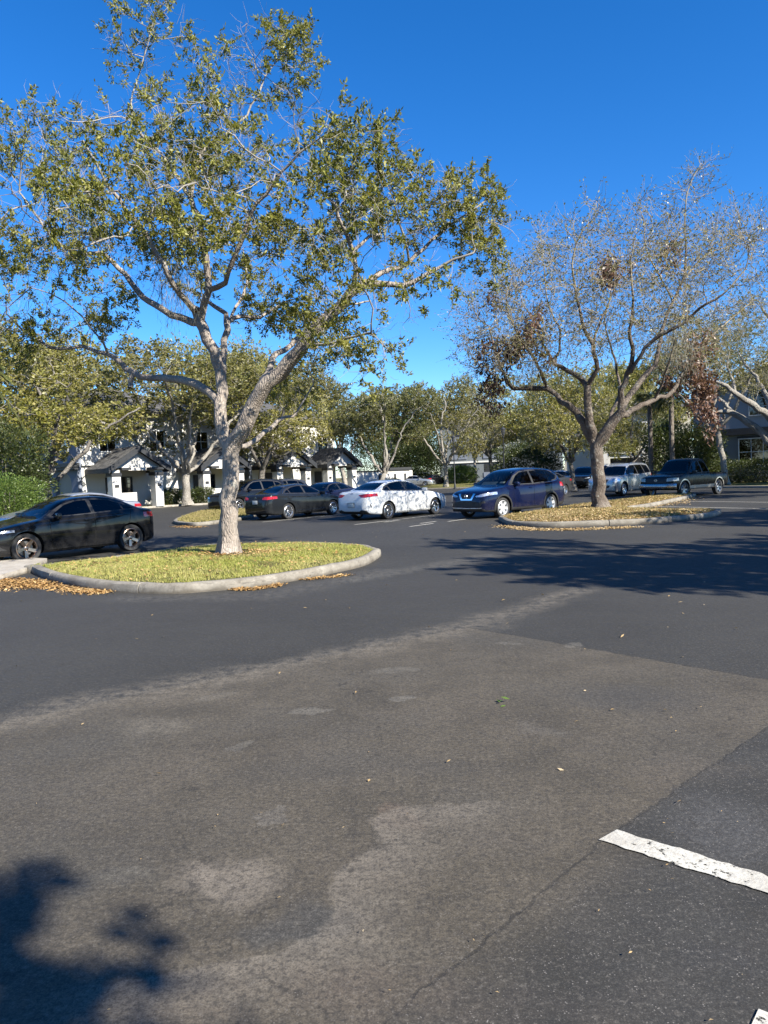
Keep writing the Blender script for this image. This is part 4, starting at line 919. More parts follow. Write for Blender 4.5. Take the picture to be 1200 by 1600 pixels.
def build_car(sp, body_m, label, name='parked_car', cat='car', loc=(0, 0, 0), heading=0.0, group=None):
    L = sp['L']; xf, xr = sp['axles']; xc = (xf + xr) / 2; Rw = sp['R']; root = thing(name, loc, heading, label, cat, group)
    regs = list(sp['regions']); ra = sp.get('arch', Rw + .045)
    arch = []
    for ax in (xf, xr):
        arch.append(dict(name='_arch', view='side', poly=[(ax + ra * math.cos(2 * PI * k / 24), Rw + .01 + ra * math.sin(2 * PI * k / 24)) for k in range(24)], over=1))
        if sp.get('flare'): regs.append(dict(name='wheel_arch_trim#%d' % (ax == xf), view='side', poly=[(ax + (ra + .06) * math.cos(2 * PI * k / 20), Rw + .01 + (ra + .06) * math.sin(2 * PI * k / 20)) for k in range(20)], off=.012, over=1))
    parts = car_split(sp, regs + arch); parts.pop('_arch', None)
    mats = dict(sp['mats']); mats['body'] = body_m; two = ('door_seal', 'cladding', 'wheel_arch_trim', 'window_trim', 'two_tone_panel', 'side_window', 'quarter_window', 'headlight', 'taillight', 'fog_lamp', 'door', 'reflector', 'vent')
    for nm, data in parts.items():
        base = nm.split('#')[0]; m = mats.get(nm, mats.get(base, body_m))
        if m == 'paint': m = body_m
        if base in two:
            for s in (1, -1): half_obj(base, data, xc, m, root, (s,))
        else: half_obj(base, data, xc, m, root, (1, -1))
    w = float(pchip(sp['wid'], L / 2)); kids = {}
    zb = float(pchip(sp['belt'], xc)); zs = float(pchip(sp['bot'], xc))
    # wheel wells, floor and firewall: dark, closed
    u = MB()
    for ax in (xf, xr):
        ym = float(pchip(sp['wid'], ax)) * .955
        for s in (1, -1):
            pts = [(ra * math.cos(PI * k / 14), ra * math.sin(PI * k / 14)) for k in range(15)]; vs = []
            for yy in (ym, .42): vs += [(xc - ax + p[0] * 1.0, s * yy, Rw + .01 + p[1]) for p in pts]
            fs = [(k, k + 1, 16 + k, 15 + k) for k in range(14)] + [tuple(range(15, 30))]; u.add(vs, fs)
    u.box(xc - xr - .5, xc - xf + .5, -.45, .45, zs + .01, zs + .16); u.box(xc - xr + ra + .02, xc - xf - ra - .02, -w * .9, w * .9, zs + .02, zs + .14)
    u.build('underbody', GAP, root)
    st = sp['seats']; sm = sp.get('seat_mat', SEAT_DARK); zf = zs + .14
    for xx, yy, wd_, sc in ([(x, y, .25, 1) for x in st[:1] for y in (.36, -.36)] + [(x, 0, .60, 1) for x in st[1:]]):
        b = MB(); X = xc - xx; b.box(X - .05, X + .48, yy - wd_, yy + wd_, zf + .12, zf + .30, None, .05)
        b.box(-.07, .07, -wd_, wd_, 0, .60, Matrix.Translation((X - .04, yy, zf + .24)) @ Matrix.Rotation(-.28, 4, 'Y'), .05)
        for hy in ((yy,) if wd_ < .3 else (yy - .35, yy + .35)): b.box(-.05, .05, -.13, .13, .62, .80, Matrix.Translation((X - .04, hy, zf + .24)) @ Matrix.Rotation(-.24, 4, 'Y'), .04)
        b.build('seat', sm, root, 50)
    X = xc - sp['dash']; b = MB(); b.box(X - .18, X + .45, -w * .78, w * .78, zb - .30, zb - .02, None, .06); b.build('dashboard', DASH, root, 50)
    b = MB(); M = Matrix.Translation((X - .28, .36, zb - .06)) @ Matrix.Rotation(-1.15, 4, 'Y'); b.lathe([(.18 + .014 * math.cos(a), .014 * math.sin(a)) for a in [2 * PI * k / 6 for k in range(6)]], 20, M, True); b.box(-.17, .17, -.02, .02, -.01, .01, M); b.build('steering_wheel', DASH, root, 50)
    for s in (1, -1):
        ty = float(pchip(sp['wid'], xf)) * .985 - .11 + sp.get('tr', 0)
        for ax in (xf, xr): wheel(root, xc - ax, s * ty, Rw, s, sp['rim'][0], sp['rim'][1])
    # mirrors and handles
    mx = sp['mirror']; my = float(pchip(sp['wid'], mx)) * .95
    for s in (1, -1):
        b = MB(); b.box(-.055, .065, -.11, .11, -.07, .07, Matrix.Translation((xc - mx, s * (my + .10), sp.get('mz', zb + .07))) @ Matrix.Rotation(-s * .2, 4, 'Z'), .035); b.box(xc - mx - .02, xc - mx + .03, s * my - .03, s * my + .05, zb - .0, zb + .03)
        b.build('mirror', sp.get('mirror_mat') or body_m, root, 60)
    for hx, hz in sp['handles']:
        for s in (1, -1):
            hy = float(pchip(sp['wid'], hx)) * .992 + .004; b = MB(); b.box(xc - hx - .09, xc - hx + .09, s * hy - .014, s * hy + .018, hz - .014, hz + .014, None, .008); b.build('handle', sp.get('handle_mat') or body_m, root, 60)
    def plate(z, x, m=PLATE, rear=True):
        b = MB(); s = -1 if rear else 1; b.box(xc - x - .008, xc - x + .008, -.155, .155, z - .077, z + .077, None, .004); p = b.build('number_plate', m, root, 40)
        f = MB(); o_ = s * .010
        for y0, y1, z0, z1 in ((-.165, .165, .077, .088), (-.165, .165, -.088, -.077), (-.165, -.155, -.077, .077), (.155, .165, -.077, .077)): f.box(xc - x - .010, xc - x + .010, y0, y1, z + z0, z + z1)
        f.build('plate_frame', PLATE_DARK, p)
    if sp.get('plate_r'): plate(*sp['plate_r'])
    if sp.get('plate_f'): plate(*sp['plate_f'], rear=False)
    for fn in sp.get('extra', ()): fn(root, sp, xc, body_m)
    return root
def sc(pts, a, b): return [(x * a, z * b) for x, z in pts]
def ring_emblem(x, z, r, kind, rear):
    def f(root, sp, xc, bm_):
        b = MB(); s = -1 if rear else 1; M = Matrix.Translation((xc - x, 0, z)) @ Matrix.Rotation(s * PI / 2, 4, 'Y')
        rx = r * (1.45 if kind in ('oval', 'slant') else 1)
        pts = [(.5 * (r if False else 1), 0)]
        loop = [Vector((r * math.cos(a), rx * math.sin(a), 0)) for a in [2 * PI * k / 24 for k in range(25)]]
        b.tube([M @ p for p in loop], r * .13, 5, False)
        if kind == 'bar': b.box(-r * .17, r * .17, -r * 1.35, r * 1.35, -.008, .008, M)
        if kind == 'slant':
            for y in (-.45, .45): b.tube([M @ Vector((-r * .7, y * r - r * .15, 0)), M @ Vector((r * .7, y * r + r * .15, 0))], r * .12, 4)
            b.tube([M @ Vector((-r * .15, -r * .45, 0)), M @ Vector((r * .15, r * .45, 0))], r * .12, 4)
        if kind == 'vw':
            for ya, yb in ((-.55, -.2), (-.2, 0), (0, .2), (.2, .55)): b.tube([M @ Vector((r * (.75 if abs(ya) in (.55, 0) else -.7), ya * r, 0)), M @ Vector((r * (.75 if abs(yb) in (.55, 0) else -.7), yb * r, 0))], r * .1, 4)
        if kind == 'oval': b.lathe([(0, .004), (r * .9, .004), (r * .9, -.004)], 20, M @ Matrix.Diagonal((1, 1.45, 1, 1)))
        b.build('emblem', CHROME, root, 60)
    return f
def shark_fin(x):
    def f(root, sp, xc, bm_):
        z = float(pchip(sp['top'], x)) - .012; b = MB(); vs = [(xc - x + .09, 0, z), (xc - x - .09, .03, z), (xc - x - .09, -.03, z), (xc - x - .07, 0, z + .07), (xc - x - .10, 0, z + .06)]
        b.add([Vector(v) for v in vs], [(0, 1, 3), (0, 3, 2), (1, 4, 3), (2, 3, 4), (1, 2, 4)]); b.build('aerial', bm_, root)
    return f
def edge_strip(name, pts, rad, m, yoff=.004):
    """tube laid along the body side through (x, z) points"""
    def f(root, sp, xc, bm_):
        bmh = car_loft(sp); bmh.faces.ensure_lookup_table()
        from mathutils.bvhtree import BVHTree
        tr = BVHTree.FromBMesh(bmh); rows = []
        P = np.array([(p[0], p[1], 0, 0) for p in pts]); P = catmull(P, .08)
        for q in P:
            h = tr.ray_cast(Vector((q[0], 2, q[1])), Vector((0, -1, 0)))
            if h[0] is not None: rows.append(Vector((xc - q[0], h[0].y + yoff, q[1])))
        bmh.free()
        for s in (1, -1):
            b = MB(); b.tube([Vector((r.x, r.y * s, r.z)) for r in rows], rad, 5); b.build(name, m, root, 60)
    return f
def exhausts(x, ys, z):
    def f(root, sp, xc, bm_):
        for y in ys:
            b = MB(); M = Matrix.Translation((xc - x, y, z)) @ Matrix.Rotation(-PI / 2, 4, 'Y'); b.lathe([(.032, -.12), (.038, .02), (.034, .022), (.03, -.1)], 14, M); b.build('exhaust_pipe', CHROME, root, 60)
    return f
def roof_rails(x0, x1, y, m):
    def f(root, sp, xc, bm_):
        for s in (1, -1):
            b = MB(); rows = []
            for k in range(9):
                x = x0 + (x1 - x0) * k / 8; z = float(pchip(sp['top'], x)) - .03 + (.05 if 0 < k < 8 else 0); rows.append((xc - x, s * y, z))
            b.tube(rows, .016, 6)
            b.build('roof_rail', m, root, 60)
    return f
def windscreen_card(x, z, y0, y1, hh, m, name, tilt=.95):
    def f(root, sp, xc, bm_):
        b = MB(); M = Matrix.Translation((xc - x, 0, z)) @ Matrix.Rotation(-tilt, 4, 'Y'); b.box(-.004, .004, y0, y1, -hh / 2, hh / 2, M); b.build(name, m, root)
    return f

def sedan_spec(a=1.0, h=1.0, w=1.0, style='a'):
    L = 4.855 * a
    top = [(0,.56),(.03,.67),(.12,.755),(.5,.865),(1.0,.955),(1.32,1.0),(1.7,1.215),(2.1,1.395),(2.45,1.462),(2.85,1.475),(3.3,1.44),(3.75,1.315),(4.12,1.155),(4.32,1.098),(4.64,1.085),(4.76,1.05),(4.81,.92),(4.84,.78),(4.855,.62)]
    belt = [(0,.50),(.1,.665),(.5,.79),(1.3,.935),(2.5,.985),(3.7,1.03),(4.2,1.04),(4.62,1.015),(4.76,.93),(4.84,.72),(4.855,.56)]
    bot = [(0,.30),(.06,.22),(.6,.19),(4.2,.20),(4.7,.26),(4.82,.32),(4.855,.42)]
    wid = [(0,.50),(.03,.64),(.1,.755),(.25,.84),(.6,.905),(1.4,.925),(3.4,.932),(4.2,.905),(4.6,.85),(4.74,.79),(4.82,.70),(4.855,.58)]
    dlo = [(1.42,1.00),(2.02,1.30),(2.35,1.385),(2.85,1.405),(3.35,1.355),(3.75,1.235),(4.02,1.10),(3.85,1.075),(2.6,1.035)]
    f1 = [(1.62,1.035),(2.08,1.285),(2.38,1.355),(2.66,1.372),(2.66,1.060),(2.3,1.045)]; f2 = [(2.76,1.066),(2.76,1.374),(3.0,1.368),(3.32,1.325),(3.55,1.255),(3.55,1.094)]; f3 = [(3.60,1.098),(3.60,1.235),(3.74,1.185),(3.90,1.108)]
    gaps = [((1.58,.26),(1.52,.97)),((2.71,.24),(2.73,1.03)),((3.78,1.06),(3.70,.75)),((3.70,.75),(3.42,.40)),((3.42,.40),(3.30,.24)),((1.58,.26),(3.30,.24))]
    front_door = [(1.585,.26),(1.525,.985),(2.73,1.035),(2.71,.24)]; rear_door = [(2.715,.24),(2.735,1.035),(3.78,1.06),(3.70,.75),(3.42,.40),(3.30,.24)]
    R = lambda name, view, poly, **k: dict(name=name, view=view, poly=poly, **k)
    sq = .72 if style == 'sport' else 1.0; fx = lambda x: x * a if x < 3.95 else 3.95 * a + (x - 3.95) * a * sq; L = fx(4.855)
    S2 = lambda p: [(fx(x), z * h) for x, z in p]; Y2 = lambda p: sc(p, w, h)
    regs = [R('side_window#1', 'side', S2(f1), off=-.004), R('side_window#2', 'side', S2(f2), off=-.004), R('quarter_window', 'side', S2(f3), off=-.004), R('window_trim', 'side', S2(dlo), off=-.001),
            R('windscreen', 'front', Y2([(-.1,1.0),(.70,.985),(.665,1.08),(.575,1.30),(.53,1.385),(-.1,1.41)]), deep=2.6 * a, off=-.003, xr=(1.15 * a, 2.6 * a)),
            R('rear_window', 'rear', Y2([(-.1,1.115),(.60,1.115),(.555,1.25),(.50,1.36),(-.1,1.385)]), off=-.003, xr=(3.0 * a, 4.4 * a))]
    for g in gaps: regs.append(R('door_seal', 'side', thick_line((g[0][0] * a, g[0][1] * h), (g[1][0] * a, g[1][1] * h), .013), off=-.008))
    sp = dict(L=L, top=S2(top), belt=S2(belt), bot=S2(bot), wid=[(fx(x), y * w) for x, y in wid], rw=.575 * w, axles=(.95 * a, 3.755 * a), R=.325, seats=(2.45 * a, 3.35 * a), dash=1.65 * a, mirror=1.72 * a, mz=1.035 * h,
              handles=[(2.52 * a, .90 * h), (3.42 * a, .935 * h)], mats=dict(side_window=GLASS_MID, quarter_window=GLASS_MID, windscreen=GLASS, rear_window=GLASS_MID, window_trim=BLACK_TRIM, door_seal=GAP, door='paint',
              headlight=LAMP, taillight=TAIL, grille=BLACK_TRIM, lower_grille=BLACK_TRIM, bumper_insert=BLACK_TRIM, trunk_gap=GAP, reflector=TAIL_DARK, sill=BLACK_TRIM, vent=BLACK_TRIM), extra=[])
    if style == 'white':
        regs += [R('taillight', 'rear', Y2([(.36,.955),(.60,.985),(.95,1.00),(.95,.90),(.70,.855),(.50,.865)]), deep=.52, off=.004), R('bumper_insert', 'rear', Y2([(-.1,.24),(.78,.26),(.74,.38),(.52,.40),(.40,.345),(-.1,.345)]), deep=.5, off=.004),
                 R('vent', 'side', [(4.60,.48),(4.63,.48),(4.69,.60),(4.66,.62)], off=.003), R('plate_recess', 'rear', Y2([(-.1,.49),(.27,.49),(.22,.68),(-.1,.68)]), deep=.4, off=-.006)]
        sp['rim'] = ('twin5', ALLOY); sp['plate_r'] = (.575, L + .004); sp['extra'] = [ring_emblem(L - .07, .985, .045, 'slant', True), edge_strip('chrome_strip', S2([(1.45,1.0),(2.6,1.022),(3.85,1.062),(4.03,1.085)]), .008, CHROME), exhausts(L - .06, (.56, -.56), .33)]
        sp['handle_mat'] = CHROME
    elif style == 'dark':
        regs += [R('taillight', 'rear', Y2([(.44,.865),(.44,.93),(.56,.975),(.98,.985),(.98,.90),(.70,.855)]), deep=.48, off=.004), R('bumper_insert', 'rear', Y2([(-.1,.26),(.74,.28),(.70,.36),(-.1,.36)]), deep=.5, off=.003)]
        sp['rim'] = ('ten', ALLOY); sp['plate_r'] = (.76 * h, L - .005); sp['extra'] = [ring_emblem(L - .045, .93 * h, .05, 'vw', True), shark_fin(3.2 * a), edge_strip('chrome_strip', S2([(1.45,1.0),(2.6,1.022),(3.85,1.062),(4.03,1.085)]), .006, CHROME), edge_strip('sill_strip', S2([(1.5,.36),(2.5,.345),(3.3,.36)]), .006, CHROME), edge_strip('window_edge', S2([(1.47,1.0),(2.02,1.30),(2.35,1.388),(2.85,1.41),(3.35,1.36),(3.78,1.235),(4.02,1.10)]), .006, CHROME)]
    elif style == 'sport':
        regs += [R('taillight', 'rear', Y2([(.40,.905),(.40,.955),(.95,.985),(.98,.86),(.72,.855)]), deep=.40, off=.004), R('bumper_insert', 'rear', Y2([(-.1,.24),(.80,.26),(.78,.40),(.60,.44),(-.1,.38)]), deep=.4, off=.004),
                 R('headlight', 'front', Y2([(.42,.66),(.98,.74),(.98,.80),(.70,.745)]), deep=.62, off=.003), R('grille', 'front', Y2([(-.1,.32),(.34,.34),(.42,.60),(.36,.66),(-.1,.66)]), deep=.35, off=.002), R('lower_grille', 'front', Y2([(.50,.30),(.88,.34),(.84,.50),(.56,.46)]), deep=.45, off=.002)]
        sp['rim'] = ('five', ALLOY_BRONZE); sp['mats'].update(side_window=GLASS_DARK, quarter_window=GLASS_DARK, rear_window=GLASS_DARK, windscreen=GLASS_MID, headlight=LAMP); sp['R'] = .335
    else:
        regs += [R('taillight', 'rear', Y2([(.46,.87),(.46,.95),(.95,.985),(.95,.87)]), deep=.45, off=.004), R('headlight', 'front', Y2([(.42,.62),(.95,.68),(.95,.80),(.62,.745)]), deep=.6, off=.003), R('grille', 'front', Y2([(-.1,.34),(.42,.36),(.46,.60),(-.1,.62)]), deep=.3, off=.002), R('bumper_insert', 'rear', Y2([(-.1,.26),(.74,.28),(.70,.36),(-.1,.36)]), deep=.5, off=.003)]
        sp['rim'] = ('twin5', ALLOY)
    regs += [R('door#1', 'side', S2(front_door)), R('door#2', 'side', S2(rear_door))]
    if h != 1: pass
    sp['regions'] = regs; return sp
def suv_spec(style='a', a=1.0, h=1.0, w=1.0):
    L = 4.69 * a
    top = [(0,.62),(.03,.82),(.09,.92),(.3,1.0),(.8,1.085),(1.12,1.13),(1.5,1.375),(1.9,1.60),(2.2,1.685),(2.8,1.735),(3.5,1.715),(4.05,1.655),(4.27,1.60),(4.40,1.40),(4.53,1.14),(4.62,1.0),(4.67,.82),(4.69,.62)]
    belt = [(0,.56),(.08,.82),(.5,.95),(1.2,1.06),(2.5,1.09),(3.6,1.145),(4.2,1.16),(4.5,1.07),(4.62,.92),(4.69,.58)]
    bot = [(0,.34),(.06,.26),(.7,.22),(4,.24),(4.5,.31),(4.65,.40),(4.69,.48)]
    wid = [(0,.56),(.03,.70),(.1,.79),(.25,.85),(.6,.905),(1.4,.918),(3.4,.922),(4.1,.90),(4.45,.85),(4.6,.79),(4.66,.72),(4.69,.62)]
    if style == 'box':
        top = [(0,.70),(.03,.88),(.09,.97),(.3,1.05),(.9,1.12),(1.25,1.16),(1.58,1.42),(1.88,1.65),(2.2,1.74),(2.8,1.775),(3.6,1.77),(4.25,1.74),(4.42,1.68),(4.52,1.40),(4.60,1.14),(4.65,1.0),(4.68,.85),(4.69,.62)]
        belt = [(0,.62),(.08,.86),(.5,1.0),(1.2,1.09),(2.5,1.11),(3.6,1.14),(4.4,1.15),(4.58,1.07),(4.66,.92),(4.69,.58)]
    S2 = lambda p: sc(p, a, h); Y2 = lambda p: sc(p, w, h); R = lambda name, view, poly, **k: dict(name=name, view=view, poly=poly, **k)
    if style == 'box':
        dlo = [(1.36,1.15),(1.82,1.52),(2.15,1.66),(2.9,1.685),(3.7,1.68),(4.22,1.64),(4.42,1.25),(4.25,1.19),(2.6,1.145)]
        f1 = [(1.58,1.185),(1.90,1.50),(2.14,1.62),(2.60,1.645),(2.60,1.175)]; f2 = [(2.69,1.178),(2.69,1.648),(3.46,1.645),(3.46,1.19)]; f3 = [(3.56,1.195),(3.56,1.64),(4.16,1.60),(4.30,1.27),(4.2,1.225)]
    else:
        dlo = [(1.30,1.13),(1.80,1.46),(2.12,1.60),(2.75,1.645),(3.45,1.625),(3.90,1.56),(4.20,1.34),(4.06,1.235),(3.6,1.18),(2.6,1.125)]
        f1 = [(1.52,1.165),(1.88,1.45),(2.14,1.565),(2.58,1.60),(2.58,1.155)]; f2 = [(2.68,1.16),(2.68,1.605),(3.02,1.605),(3.40,1.585),(3.52,1.565),(3.52,1.205)]; f3 = [(3.59,1.215),(3.59,1.55),(3.85,1.51),(4.08,1.34),(3.99,1.265)]
    gaps = [((1.52,.34),(1.46,1.09)),((2.63,.30),(2.65,1.12)),((3.74,1.17),(3.64,.90)),((3.64,.90),(3.36,.55)),((3.36,.55),(3.22,.32)),((1.52,.34),(3.22,.32))]
    regs = [R('side_window#1', 'side', S2(f1), off=-.004), R('side_window#2', 'side', S2(f2), off=-.004), R('quarter_window', 'side', S2(f3), off=-.004), R('window_trim', 'side', S2(dlo), off=-.001),
            R('windscreen', 'front', Y2([(-.1,1.13),(.72,1.11),(.69,1.22),(.60,1.50),(.56,1.60),(-.1,1.63)]), off=-.003, xr=(.95 * a, 2.5 * a)), R('rear_window', 'rear', Y2([(-.1,1.20),(.62,1.20),(.60,1.40),(.54,1.56),(-.1,1.58)]), off=-.003, xr=(3.9 * a, L))]
    for g in gaps: regs.append(R('door_seal', 'side', thick_line((g[0][0] * a, g[0][1] * h), (g[1][0] * a, g[1][1] * h), .013), off=-.008))
    sp = dict(L=L, top=S2(top), belt=S2(belt), bot=S2(bot), wid=[(x * a, y * w) for x, y in wid], rw=.62 * w, axles=(.93 * a, 3.635 * a), R=.355, arch=.41, seats=(2.35 * a, 3.25 * a), dash=1.55 * a, mirror=1.62 * a, mz=1.16 * h, handles=[(2.45 * a, 1.0 * h), (3.42 * a, 1.04 * h)],
              mats=dict(side_window=GLASS_MID, quarter_window=GLASS_DARK, windscreen=GLASS, rear_window=GLASS_DARK, window_trim=BLACK_TRIM, door_seal=GAP, door='paint', headlight=LAMP, taillight=TAIL, grille=BLACK_TRIM, grille_surround=CHROME, lower_grille=BLACK_TRIM, bumper_insert=BLACK_TRIM, cladding=BLACK_TRIM, wheel_arch_trim=BLACK_TRIM, bumper_strip=ALLOY, fog_lamp=BLACK_TRIM, cargo_door_seal=GAP), extra=[])
    clad = R('cladding', 'side', S2([(.0,.20),(.0,.30),(1.4,.34),(3.3,.34),(4.7,.44),(4.7,.20)]), off=.004)
    if style == 'blue':
        regs += [R('headlight', 'front', Y2([(.40,.80),(.66,.865),(.97,.95),(.97,.86),(.70,.77),(.46,.765)]), deep=.62, off=.004),
                 R('grille', 'front', Y2([(-.1,.70),(.20,.70),(.30,.86),(-.1,.86)]), deep=.4, off=.001), R('grille_surround', 'front', Y2([(-.1,.655),(.26,.655),(.40,.88),(.28,.885),(.19,.72),(-.1,.72)]), deep=.4, off=.012),
                 R('lower_grille', 'front', Y2([(-.1,.42),(.62,.42),(.70,.52),(.54,.60),(-.1,.62)]), deep=.4, off=-.004), R('bumper_strip', 'front', Y2([(-.1,.355),(.66,.37),(.70,.40),(-.1,.385)]), deep=.4, off=.010), R('bumper_insert', 'front', Y2([(-.1,.24),(.80,.26),(.76,.36),(-.1,.355)]), deep=.4, off=.003), R('fog_lamp', 'front', Y2([(.62,.53),(.80,.56),(.78,.63),(.64,.60)]), deep=.4, off=-.004),
                 R('taillight', 'rear', Y2([(.52,.93),(.95,1.00),(.95,1.17),(.74,1.12)]), deep=.45, off=.006), clad]
        sp['rim'] = ('cover', ALLOY_W); sp['flare'] = 1
        sp['extra'] = [ring_emblem(-.012, .79, .062, 'bar', False), edge_strip('window_chrome', S2([(1.40,1.165),(1.80,1.47),(2.12,1.615),(2.75,1.66),(3.45,1.64),(3.92,1.57),(4.22,1.34),(4.06,1.225),(3.6,1.17),(2.6,1.115),(1.40,1.11)]), .010, CHROME), shark_fin(3.7),
                       windscreen_card(1.42, 1.20, -.50, .18, .20, SHADE, 'sunshade'), windscreen_card(1.52, 1.225, .26, .48, .09, STICKER, 'dash_paper'), windscreen_card(1.95, 1.575, .40, .46, .05, STICKER, 'permit_sticker', .75)]
        sp['mats']['rear_window'] = GLASS_MID
    elif style == 'box':
        regs += [R('headlight', 'front', Y2([(.46,.80),(.50,.94),(.97,.99),(.97,.84),(.62,.79)]), deep=.55, off=.004), R('grille', 'front', Y2([(-.1,.76),(.36,.76),(.42,.93),(-.1,.94)]), deep=.3, off=-.002), R('lower_grille', 'front', Y2([(-.1,.46),(.46,.46),(.50,.60),(-.1,.62)]), deep=.3, off=-.003), R('fog_lamp', 'front', Y2([(.60,.52),(.78,.54),(.76,.64),(.61,.62)]), deep=.4, off=.003), R('taillight', 'rear', Y2([(.60,.85),(.95,.90),(.95,1.15),(.70,1.12)]), deep=.35, off=.005)]
        sp['rim'] = ('six', ALLOY); sp['R'] = .375; sp['arch'] = .44; sp['extra'] = [roof_rails(2.15 * a, 4.1 * a, .56, ALLOY_GREY), ring_emblem(-.008, .85 * h, .05, 'oval', False)]; sp['plate_f'] = (.70 * h, -.012)
        sp['mats'].update(side_window=GLASS_DARK, windscreen=GLASS_MID, fog_lamp=LAMP)
    else:
        regs += [R('headlight', 'front', Y2([(.44,.80),(.97,.92),(.97,.84),(.56,.76)]), deep=.6, off=.004), R('grille', 'front', Y2([(-.1,.60),(.42,.62),(.46,.84),(-.1,.86)]), deep=.3, off=.001), R('taillight', 'rear', Y2([(.52,.93),(.95,1.00),(.95,1.17),(.74,1.12)]), deep=.45, off=.006), clad]
        sp['rim'] = ('five', ALLOY_GREY); sp['mats'].update(side_window=GLASS_DARK, windscreen=GLASS_MID)
    regs += [R('door#1', 'side', S2([(1.525,.34),(1.465,1.10),(2.65,1.125),(2.63,.30)])), R('door#2', 'side', S2([(2.635,.30),(2.655,1.125),(3.74,1.175),(3.64,.90),(3.36,.55),(3.22,.32)]))]
    sp['regions'] = regs; return sp
def pickup_spec():
    L = 5.3; R = lambda name, view, poly, **k: dict(name=name, view=view, poly=poly, **k)
    top = [(0,.80),(.04,.96),(.12,1.03),(.4,1.10),(1.1,1.18),(1.38,1.21),(1.72,1.53),(1.98,1.78),(2.25,1.88),(2.7,1.90),(3.15,1.89),(3.36,1.85),(3.44,1.55),(3.50,1.15),(3.56,1.11),(4.4,1.11),(5.2,1.12),(5.26,1.09),(5.3,.80)]
    belt = [(0,.74),(.08,.92),(.5,1.02),(1.3,1.13),(2.5,1.14),(3.3,1.12),(3.5,1.08),(4.4,1.08),(5.2,1.09),(5.3,.74)]
    bot = [(0,.46),(.08,.40),(.8,.36),(4.6,.38),(5.2,.46),(5.3,.52)]; wid = [(0,.70),(.04,.84),(.12,.90),(.4,.96),(1.2,.985),(3.4,.985),(5.0,.975),(5.2,.95),(5.3,.90)]
    regs = [R('side_window#1', 'side', [(1.62,1.19),(2.0,1.56),(2.22,1.70),(2.62,1.735),(2.62,1.19)], off=-.004), R('side_window#2', 'side', [(2.74,1.19),(2.74,1.735),(3.10,1.72),(3.22,1.62),(3.30,1.19)], off=-.004), R('window_trim', 'side', [(1.50,1.165),(1.98,1.60),(2.2,1.735),(2.7,1.765),(3.15,1.755),(3.28,1.66),(3.37,1.165)], off=-.001),
            R('windscreen', 'front', [(-.1,1.215),(.78,1.20),(.72,1.42),(.62,1.68),(.56,1.73),(-.1,1.755)], off=-.003, xr=(1.2, 2.4)), R('rear_window', 'rear', [(-.1,1.24),(.56,1.24),(.50,1.66),(-.1,1.68)], off=-.003, xr=(3.1, 3.6)),
            R('headlight', 'front', [(.56,.80),(.56,.96),(.99,.99),(.99,.83)], deep=.42, off=.005), R('grille', 'front', [(-.1,.72),(.54,.72),(.53,.98),(-.1,1.0)], deep=.3, off=-.004), R('cargo_bed_opening', 'top', [(3.60,-.1),(3.60,.80),(5.14,.80),(5.14,-.1)], off=-.46),
            R('two_tone_panel', 'side', [(1.1,.30),(1.1,.57),(4.5,.57),(4.5,.30)], off=.003)]
    for g in (((1.55,.42),(1.50,1.13)),((2.72,.42),(2.74,1.13)),((2.72,.42),(1.55,.42)),((3.42,.42),(3.42,1.10))): regs.append(R('door_seal', 'side', thick_line(g[0], g[1], .013), off=-.008))
    regs.append(R('door', 'side', [(1.555,.42),(1.505,1.15),(2.74,1.15),(2.72,.42)]))
    BUMPER = mat('dull_chrome', (.38, .38, .38), .25, 1.0, var=.1); SILV = paint("pickup_silver", (.46, .43, .38), .32, .6, .1)
    def bumper(root, sp, xc, bm_):
        b = MB(); pts = [(xc + .10, 0), (xc + .09, .5), (xc + .03, .84), (xc - .16, .99)]; pts = [(p[0], -p[1]) for p in pts[::-1]] + pts[1:]; n = len(pts); vs = []
        for z in (.44, .50, .66, .70): vs += [(x - (.04 if z in (.44, .70) else 0), y, z) for x, y in pts]
        b.add([Vector(v) for v in vs], [(r * n + i, r * n + i + 1, (r + 1) * n + i + 1, (r + 1) * n + i) for r in range(3) for i in range(n - 1)]); b.build('front_bumper', BUMPER, root, 60)
        c = MB(); c.box(xc - 5.14, xc - 3.60, -.80, .80, .63, .66); [c.box(xc - 5.14, xc - 3.60, s * .80 - .01, s * .80 + .01, .64, 1.10) for s in (1, -1)]; [c.box(xc - x - .01, xc - x + .01, -.80, .80, .64, 1.10) for x in (3.60, 5.14)]; c.build('cargo_bed', BLACK_TRIM, root)
    sp = dict(L=L, top=top, belt=belt, bot=bot, wid=wid, rw=.66, axles=(.95, 4.25), R=.385, arch=.45, flare=1, seats=(2.5, 3.05), dash=1.7, mirror=1.75, mz=1.24, handles=[(2.6, 1.02)], rim=('six', ALLOY_GREY), tr=.0, regions=regs,
              mats=dict(side_window=GLASS_DARK, windscreen=GLASS_MID, rear_window=GLASS_DARK, window_trim=BLACK_TRIM, door_seal=GAP, door='paint', headlight=LAMP_YEL, grille=BLACK_TRIM, two_tone_panel=SILV, wheel_arch_trim=SILV, cargo_bed_opening=BLACK_TRIM), extra=[bumper, ring_emblem(-.0, .86, .05, 'oval', False)], mirror_mat=BLACK_TRIM)
    return sp
